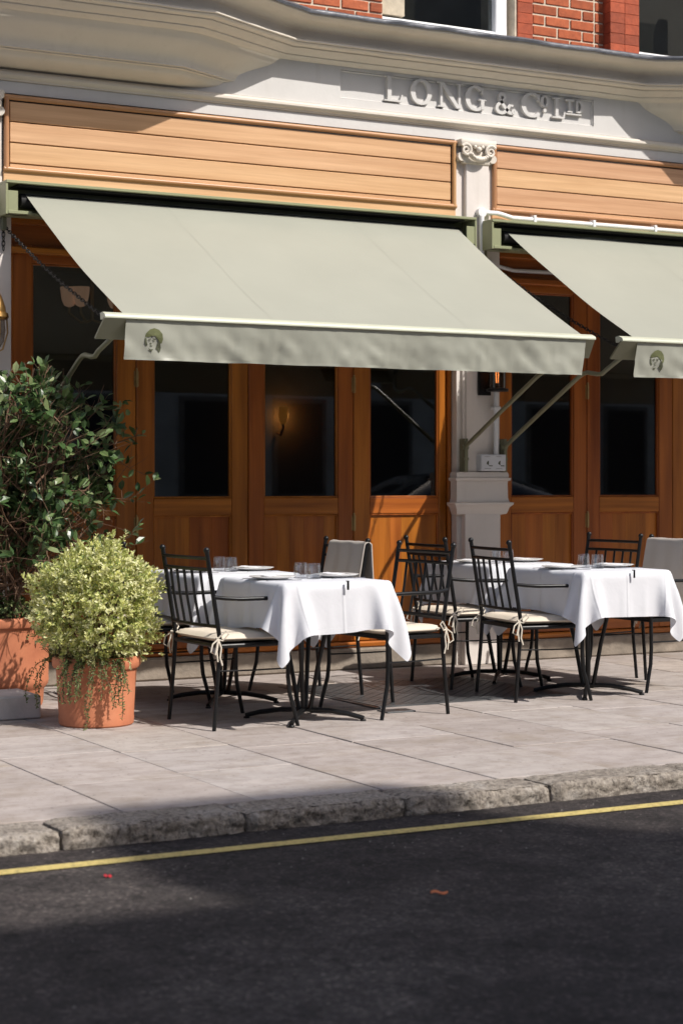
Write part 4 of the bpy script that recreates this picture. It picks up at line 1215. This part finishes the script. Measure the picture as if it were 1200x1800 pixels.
def settings(cx, cy, nm):
    z = TH + .0065
    for s, side in ((-1, 'left'), (1, 'right')):
        px_, py_ = cx + s * .20, cy + .02 * s
        pl = MB().lathe([(.001, .002), (.07, .002), (.08, .004), (.122, .016), (.124, .018), (.121, .0195), (.08, .008), (.07, .006), (.001, .006)], (0, 0, 0), 40)
        o = pl.build('dinner_plate', 'plate', smooth=True, angle=50); o.location = (px_, py_, z)
        o['label'] = f'white plate on the {side} side of the {nm} table'; o['category'] = 'plate'; o['group'] = 'plates on the tables'
        nk = MB()
        P = [[(-.035 + .07 * i / 6, -.10 + .2 * j / 10, .012 + .006 * math.sin(i / 6 * math.pi) + .002 * noise.noise(Vector((i, j, cx)))) for j in range(11)] for i in range(7)]
        nk.grid(P); P2 = [[(x, y, zz - .010) for x, y, zz in r] for r in P]; nk.grid(P2)
        na = nk.build('napkin', 'napkin', smooth=True); na.location = (px_ + s * .0, py_ + .0, z + .006); na.rotation_euler = (0, 0, U(-.25, .25))
        na['label'] = f'folded white napkin on the {side} plate of the {nm} table'; na['category'] = 'napkin'; na['group'] = 'napkins'
        for dy, kind in ((-.15, 'fork'), (.15, 'knife')):
            k = MB()
            if kind == 'knife':
                k.cbox(-.10, -.01, -.006, .006, 0, .005, .002); k.prism([(-.01, 0), (.10, 0), (.105, .002), (-.01, .003)], -.009, .007)
            else:
                k.cbox(-.10, .03, -.005, .005, 0, .004, .0015); k.cbox(.03, .055, -.011, .011, .001, .004, .001)
                for q in (-.0095, -.0035, .0025, .0085): k.cbox(.054, .10, q - .0012, q + .0012, .001, .004, .0004)
            o = k.build(kind, 'steel'); o.location = (px_, py_ + dy * .95, z); o.rotation_euler = (0, 0, 0 if s > 0 else math.pi)
            o['label'] = f'steel {kind} by the {side} plate of the {nm} table'; o['category'] = kind; o['group'] = 'cutlery'
    for k, (dx, dy) in enumerate(((-.01, .045), (.015, -.06))):
        gl = MB().lathe([(.038, 0), (.0375, .02), (.034, .075), (.031, .083), (.001, .084), (.001, .074), (.028, .072), (.031, .02), (.0345, 0), (.038, 0)], (0, 0, 0), 28)
        o = gl.build('tumbler', 'tumbler', smooth=True, angle=60); o.location = (cx + dx + .01, cy + dy, z)
        o['label'] = f'upturned glass tumbler on the {nm} table, {"back" if k == 0 else "front"} one of two'; o['category'] = 'glass'; o['group'] = 'upturned tumblers'
for cx, cy, nm, seed, over, rot in TB:
    table(cx, cy, f'black pedestal table under the {nm} white cloth', f'white linen cloth hanging over the {nm} table', seed, over, rot)
    settings(cx, cy, nm)
for x, y, nm in ((4.49, -2.525, 'left'), (6.50, -2.265, 'right')):
    cl = thing('tablecloth_clip', f'small black clip on the front edge of the near {nm} tablecloth', 'clip', (x, y, TH), group='tablecloth clips')
    MB().cbox(x - .006, x + .006, y - .030, y - .025, TH - .034, TH + .012, .001).build('outer_arm', 'iron', cl)
    MB().cbox(x - .006, x + .006, y - .0255, y - .012, TH + .0085, TH + .0125, .001).build('top_arm', 'iron', cl)

# ============================================================ PLANTS
def add_leaf(m_, c, d, n_, L, W, tone, fold=.18, curl=.1):
    d = d.normalized(); s = d.cross(n_)
    s = s.normalized() if s.length > 1e-6 else d.orthogonal().normalized()
    n_ = s.cross(d)
    k = len(m_.v)
    pts = [c, c + d * L * .30 + s * W * .42 + n_ * W * fold, c + d * L * .66 + s * W * .46 + n_ * (W * fold - L * curl * .4), c + d * L - n_ * L * curl,
           c + d * L * .66 - s * W * .46 + n_ * (W * fold - L * curl * .4), c + d * L * .30 - s * W * .42 + n_ * W * fold, c + d * L * .33, c + d * L * .68 - n_ * L * curl * .4]
    m_.v += [tuple(p) for p in pts]
    m_.f += [(k, k + 6, k + 1), (k + 1, k + 6, k + 7, k + 2), (k + 2, k + 7, k + 3), (k, k + 5, k + 6), (k + 5, k + 4, k + 7, k + 6), (k + 4, k + 3, k + 7)]
    m_.tone += [tone] * 8

def rv(): 
    while 1:
        v = Vector((U(-1, 1), U(-1, 1), U(-1, 1)))
        if .01 < v.length < 1: return v.normalized()

# small pot
def pot(name, cx, cy, prof, label, n=48):
    p = thing(name, label, 'plant pot', (cx, cy, 0))
    MB().lathe(prof, (cx, cy, 0), n).build('pot_body', 'terra', p, smooth=True, angle=35)
    return p
pc = Vector((3.43, -1.765, 0))
pot1 = pot('terracotta_pot', pc.x, pc.y, [(.001, .006), (.185, .0), (.193, .008), (.196, .04), (.194, .048), (.207, .27), (.209, .292), (.222, .298), (.229, .312), (.23, .335), (.224, .352), (.21, .357), (.20, .35), (.195, .33), (.001, .325)],
           'orange terracotta pot holding the round variegated bush')
MB().lathe([(.001, .338), (.10, .336), (.197, .33)], (pc.x, pc.y, 0), 24).build('soil', 'soil', pot1)
bush = thing('variegated_bush', 'round yellow green variegated bush in the front terracotta pot', 'bush', (pc.x, pc.y, .34))
bc = Vector((pc.x - .02, pc.y - .02, .625)); RX, RZ = .332, .325
stm = MB()
for k in range(26):
    d = rv(); d.z = abs(d.z) + .35; d.normalize()
    e = bc + Vector((d.x * RX * .8, d.y * RX * .8, (d.z - .35) * RZ * .8)); b0 = pc + Vector((U(-.05, .05), U(-.05, .05), .33))
    mid = b0.lerp(e, .5) + rv() * .03
    stm.tube([b0, mid, e], [.007, .005, .003], 5)
stm.build('stems', 'bark', bush)
lf = MB(); lf.tone = []
for k in range(3700):
    d = rv()
    r = U(.74, 1.02) if k > 350 else U(.35, .8)
    lump = 1.02 - .10 * d.z ** 2 * (d.z > 0) + .26 * noise.noise(d * 1.9 + Vector((3, 0, 0))) + .17 * noise.noise(d * 4.6)
    if random.random() < .07: lump *= U(1.03, 1.16)
    if d.z < -.86: continue
    c = bc + Vector((d.x * RX, d.y * RX, d.z * RZ)) * r * lump
    dirn = (d + Vector((0, 0, .55)) + rv() * .5).normalized()
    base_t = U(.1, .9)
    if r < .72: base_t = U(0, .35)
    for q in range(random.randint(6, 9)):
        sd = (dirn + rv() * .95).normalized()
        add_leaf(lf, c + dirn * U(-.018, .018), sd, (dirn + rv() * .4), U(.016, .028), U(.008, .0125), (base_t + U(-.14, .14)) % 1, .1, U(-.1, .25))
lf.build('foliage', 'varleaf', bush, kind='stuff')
hb = thing('trailing_herb', 'grey green trailing herb spilling over the front pot rim', 'plant', (pc.x, pc.y, .34))
hs = MB(); hl = MB(); hl.tone = []
def trail(a0, length, upstart=.05, rr=.2):
    p = pc + Vector((math.cos(a0) * rr, math.sin(a0) * rr, .345)); pts = [pc + Vector((math.cos(a0) * .12, math.sin(a0) * .12, .335)), p.copy()]
    outd = Vector((math.cos(a0), math.sin(a0), .4)); stp = .02; k = 0; L = 0
    while L < length:
        k += 1
        outd = (outd * .8 + Vector((0, 0, -.28)) + rv() * .18).normalized()
        p = p + outd * stp
        rad = Vector((p.x - pc.x, p.y - pc.y)); lim = .236 if p.z > .29 else .215
        if rad.length < lim and p.z < .36: rad = rad.normalized() * lim; p.x = pc.x + rad.x; p.y = pc.y + rad.y
        pts.append(p.copy()); L += stp
        for q in range(7):
            dd = (rv() + outd * .4).normalized(); add_leaf(hl, p + rv() * .006, dd, rv(), U(.011, .021), U(.004, .007), U(0, 1), .05, 0)
        if p.z < .02: break
    hs.tube(pts, .0018, 4, False)
FR = -math.pi / 2 - .5
for k in range(26): trail(FR + U(-.55, .80), U(.06, .26))
for a0, L in ((FR + .62, .34), (FR + .55, .26), (FR + .05, .30), (FR + .12, .38), (FR - .1, .2), (FR + .3, .22), (FR - 1.5, .3), (FR - 1.4, .28), (FR - 1.6, .22)): trail(a0, L)
for k in range(150):
    a0 = FR + U(-1.7, 1.0); r = U(.1, .22); p = pc + Vector((math.cos(a0) * r, math.sin(a0) * r, .335)); d = (Vector((math.cos(a0) * .5, math.sin(a0) * .5, 1)) + rv() * .5).normalized()
    L = U(.05, .13)
    hs.tube([p, p + d * L], .0015, 4, False)
    for q in range(14):
        t_ = q / 13; add_leaf(hl, p + d * L * t_, (rv() + d).normalized(), rv(), U(.010, .018), U(.003, .005), U(0, 1), .05, 0)
hs.build('trailing_stems', 'bark', hb, kind='stuff')
hl.build('herb_leaves', 'herb', hb, kind='stuff')

# large pot and tall shrub
sc_ = Vector((3.25, -.72, 0))
pot2 = pot('large_terracotta_pot', sc_.x, sc_.y, [(.001, .004), (.235, 0), (.24, .015), (.245, .09), (.252, .10), (.268, .12), (.272, .145), (.27, .16), (.272, .30), (.28, .42), (.283, .445), (.298, .452), (.305, .47), (.303, .495), (.29, .505), (.272, .50), (.262, .47), (.001, .465)],
           'large terracotta pot behind the front pot, holding the tall shrub', 56)
MB().lathe([(.001, .482), (.15, .478), (.264, .47)], (sc_.x, sc_.y, 0), 24).build('soil', 'soil', pot2)
shrub = thing('tall_shrub', 'tall loose shrub with glossy dark green leaves at the left', 'shrub', (sc_.x, sc_.y, .48))
br = MB(); LEAVES = []; NODES = []
CC = Vector((3.44, -.86, 1.30)); CR = Vector((.60, .42, .57))
def inside(p):
    q = Vector(((p.x - CC.x) / CR.x, (p.y - CC.y) / CR.y, (p.z - CC.z) / CR.z)); return q.length
def twig(p, d, L, r, depth):
    n_ = max(3, int(L / .05)); pts = [p.copy()]; rs = [r]
    for i in range(n_):
        d = (d + rv() * .16 + Vector((0, 0, .05))).normalized(); p = p + d * (L / n_)
        if p.y > -.03: p.y = -.03; d.y = -abs(d.y)
        pts.append(p.copy()); rs.append(r * (1 - .75 * (i + 1) / n_))
        if inside(p) > 1.04 and p.z > 1.0: break
        if depth < 2 and .85 < p.z < 1.15 and p.x > 3.4: NODES.append(p.copy())
        if depth < 3 and i > 0 and random.random() < (.62 if depth < 2 else .3):
            sd = (d * .55 + rv() * .9 + Vector((0, 0, .15))).normalized()
            twig(p, sd, L * U(.4, .65), r * .55, depth + 1)
        if (depth >= 2 or (depth == 1 and i > n_ * .6)) and p.z > .78:
            for q in range(3):
                sd = (d * .5 + rv()).normalized()
                LEAVES.append((p + sd * .006, (sd + Vector((0, 0, .15))).normalized(), (Vector((0, -.25, 1)) + rv() * .75).normalized(), U(.046, .082)))
    br.tube(pts, rs, 6 if depth < 2 else 4, False)
    if p.z > .78:
        for q in range(3):
            sd = (d + rv() * .8).normalized(); LEAVES.append((p, sd, (Vector((0, -.25, 1)) + rv() * .7).normalized(), U(.040, .068)))
for k in range(13):
    a0 = k * 2.4; b0 = sc_ + Vector((math.cos(a0) * U(.03, .13), math.sin(a0) * U(.03, .13), .47))
    tgt = CC + Vector((U(-.5, .5) * CR.x, U(-.6, .5) * CR.y, U(-.1, .7) * CR.z)) - b0
    twig(b0, (tgt.normalized() + Vector((0, 0, .5))).normalized(), tgt.length * U(.85, 1.15), U(.009, .014), 0)
# a few bare side shoots low on the right
for k in range(2):
    p = NODES[(k * 5) % len(NODES)]; d = Vector((1, -.3, U(-.1, .7)))
    twig(p, d.normalized(), U(.12, .2), .004, 3)
br.build('branches', 'bark', shrub)
random.shuffle(LEAVES)
print('leaves', len(LEAVES)); LEAVES = [l for l in LEAVES if noise.noise(l[0] * 5.5) > -.08]; LEAVES = LEAVES[:int(len(LEAVES) * .40)]
cl_ = Vector((0, -10.8, 1.25))
LEAVES.sort(key=lambda l: (l[0] - cl_).length)
lm = MB(); lm.tone = []
add_leaf(lm, Vector((0, 0, 0)), Vector((1, 0, 0)), Vector((0, 0, 1)), 1, .56, .0, .12, .12)
lme = lm.mesh('leaf', 'leaf')
frontl = LEAVES[:300]; rest = LEAVES[300:]
for c, d, n_, L in frontl:
    s = n_.cross(d); s = s.normalized() if s.length > 1e-6 else d.orthogonal().normalized(); nn = d.cross(s)
    R_ = Matrix((d, s, nn)).transposed()
    inst('leaf', lme, shrub, c, R_.to_euler(), (L, L, L))
fo = MB(); fo.tone = []
for c, d, n_, L in rest: add_leaf(fo, c, d, n_, L, L * .56, U(0, 1), .12, .12)
fo.build('foliage', 'leaf', shrub, kind='stuff')
# low ivy at the foot of the shrub
iv = thing('low_groundcover', 'dark green low plant spilling over the large pot rim', 'plant', (sc_.x, sc_.y, .48))
im = MB(); im.tone = []
for k in range(420):
    a0 = U(0, 6.28); r = U(.05, .30); c = sc_ + Vector((math.cos(a0) * r, math.sin(a0) * r, .49 + U(0, .16) * (1 - r * 2)))
    if r > .27: c.z -= U(0, .14); c.x = sc_.x + math.cos(a0) * .315; c.y = sc_.y + math.sin(a0) * .315
    for q in range(4): add_leaf(im, c + rv() * .012, rv(), (Vector((0, 0, 1)) + rv()), U(.018, .03), U(.01, .016), U(0, .8), .1, .1)
im.build('foliage', 'herb', iv, kind='stuff')

# ============================================================ STREET LITTER
def scrap(x, y, mt, lab, L=.05, a=0):
    m_ = MB(); P = [[(-L / 2 + L * i / 5, -.008 + .016 * j, .004 + .004 * math.sin(i * 1.3) + .003 * j) for j in range(2)] for i in range(6)]
    m_.grid(P); m_.grid([[(x_, y_, z_ + .0015) for x_, y_, z_ in r] for r in P])
    o = m_.build('litter_scrap', mt); o.location = (x, y, ZR); o.rotation_euler = (0, 0, a); o['label'] = lab; o['category'] = 'litter'
scrap(3.10, -5.72, 'orangelitter', 'small orange scrap lying on the dark road', .055, -.45)
scrap(2.25, -4.98, 'redlitter', 'tiny red scrap on the road below the yellow line', .024, .2)
gr = MB()
for k in range(150):
    x, y = U(1.2, 6.0), -4.5 - abs(random.gauss(0, .9)) ; r = U(.0015, .0042)
    gr.add([(x - r, y - r, ZR), (x + r, y - r * .6, ZR), (x + r * .7, y + r, ZR), (x - r * .8, y + r * .8, ZR), (x, y, ZR + r * 1.2)], [(0, 1, 4), (1, 2, 4), (2, 3, 4), (3, 0, 4)])
gr.build('road_grit', simple('pale_grit', (.26, .24, .22), .8, 0, .3, 50, 0), kind='stuff', label='pale grit scattered on the road')

# ============================================================ ACROSS THE STREET (behind the viewer; it shades the road)
ob = thing('opposite_terrace', 'tall brick terrace on the other side of the street', 'building', (8, -17.5, 0))
ob_m = simple('opposite_stucco', (.62, .56, .48), .85, 0, .2, 2, .3)
MB().box(6.2, 26, -25, -17.0, ZR, 13.95).build('wall', ob_m, ob)
MB().box(-14, 6.2, -25, -17.03, ZR, 7.2).build('low_wing', ob_m, ob)  # unseen wing, kept low to let more sky light in from the left
MB().box(9.05, 10.45, -18.2, -17.0, 13.95, 15.75).build('chimney_stack', 'mortar', ob)
MB().box(10.45, 26, -18.0, -17.02, 13.95, 14.38).build('parapet', 'mortar', ob)
MB().box(-30, 50, -17.0, -13.6, ZR, .04).build('far_pavement', 'basestone', ob)
wm = MB()
for r in range(4):
    for k in range(22):
        x = -12 + k * 1.72; z = 1.0 + r * 3.2
        if x < 6 and (r > 1 or x > 4.8): continue
        wmn = MB().box(x, x + 1.0, -16.99, -16.95, z, z + 1.7)
        f_ = wmn.build('window', 'basestone', ob)
        MB().box(x + .08, x + .92, -16.948, -16.94, z + .08, z + 1.62).build('pane', 'int_wall', f_)

car = thing('parked_car', 'dark parked car across the road, mirrored in the door panes', 'car', (11.2, -7.7, ZR))
CARM, ct, cbs = new_mat('black_car_paint'); cbs.inputs['Base Color'].default_value = (.02, .02, .024, 1); cbs.inputs['Roughness'].default_value = .12; cbs.inputs['Coat Weight'].default_value = 1.0
secs = [(-2.1, .62, .45, .62), (-2.0, .78, .28, .78), (-1.5, .86, .22, .88), (-.85, .88, .22, .96), (.0, .88, .22, .98), (.9, .88, .22, .98), (1.6, .86, .24, .98), (2.0, .78, .30, .90), (2.12, .62, .45, .75)]
P = []
for x, hw, z0, z1 in secs:
    ring = []
    for k in range(20):
        a = 2 * math.pi * k / 20; c, s_ = math.cos(a), math.sin(a)
        yy = hw * math.copysign(abs(c) ** .45, c); zz = (z0 + z1) / 2 + (z1 - z0) / 2 * math.copysign(abs(s_) ** .5, s_)
        ring.append((11.2 + x, -7.7 + yy, ZR + zz))
    P.append(ring + [ring[0]])
MB().grid(P).build('body', CARM, car, smooth=True, angle=60)
P = []
for x, hb, ht, zt in ((-1.0, .78, .75, .97), (-.75, .78, .70, 1.13), (-.2, .78, .60, 1.42), (.3, .78, .58, 1.47), (.9, .78, .58, 1.45), (1.4, .77, .62, 1.30), (1.85, .74, .70, 1.0)):
    ring = []
    for k in range(13):
        a = math.pi * k / 12; c, s_ = math.cos(a), math.sin(a)
        ring.append((11.2 + x, -7.7 + (ht + (hb - ht) * (1 - s_)) * math.copysign(abs(c) ** .5, c), ZR + .93 + (zt - .93) * abs(s_) ** .55))
    P.append(ring)
MB().grid(P).build('cabin', CARM, car, smooth=True, angle=60)
for x in (-1.3, 1.3):
    for y in (-.78, .78):
        wl = MB().tube([(11.2 + x, -7.7 + y - .1, ZR + .31), (11.2 + x, -7.7 + y + .1, ZR + .31)], .31, 24).build('wheel', 'iron', car, smooth=True)
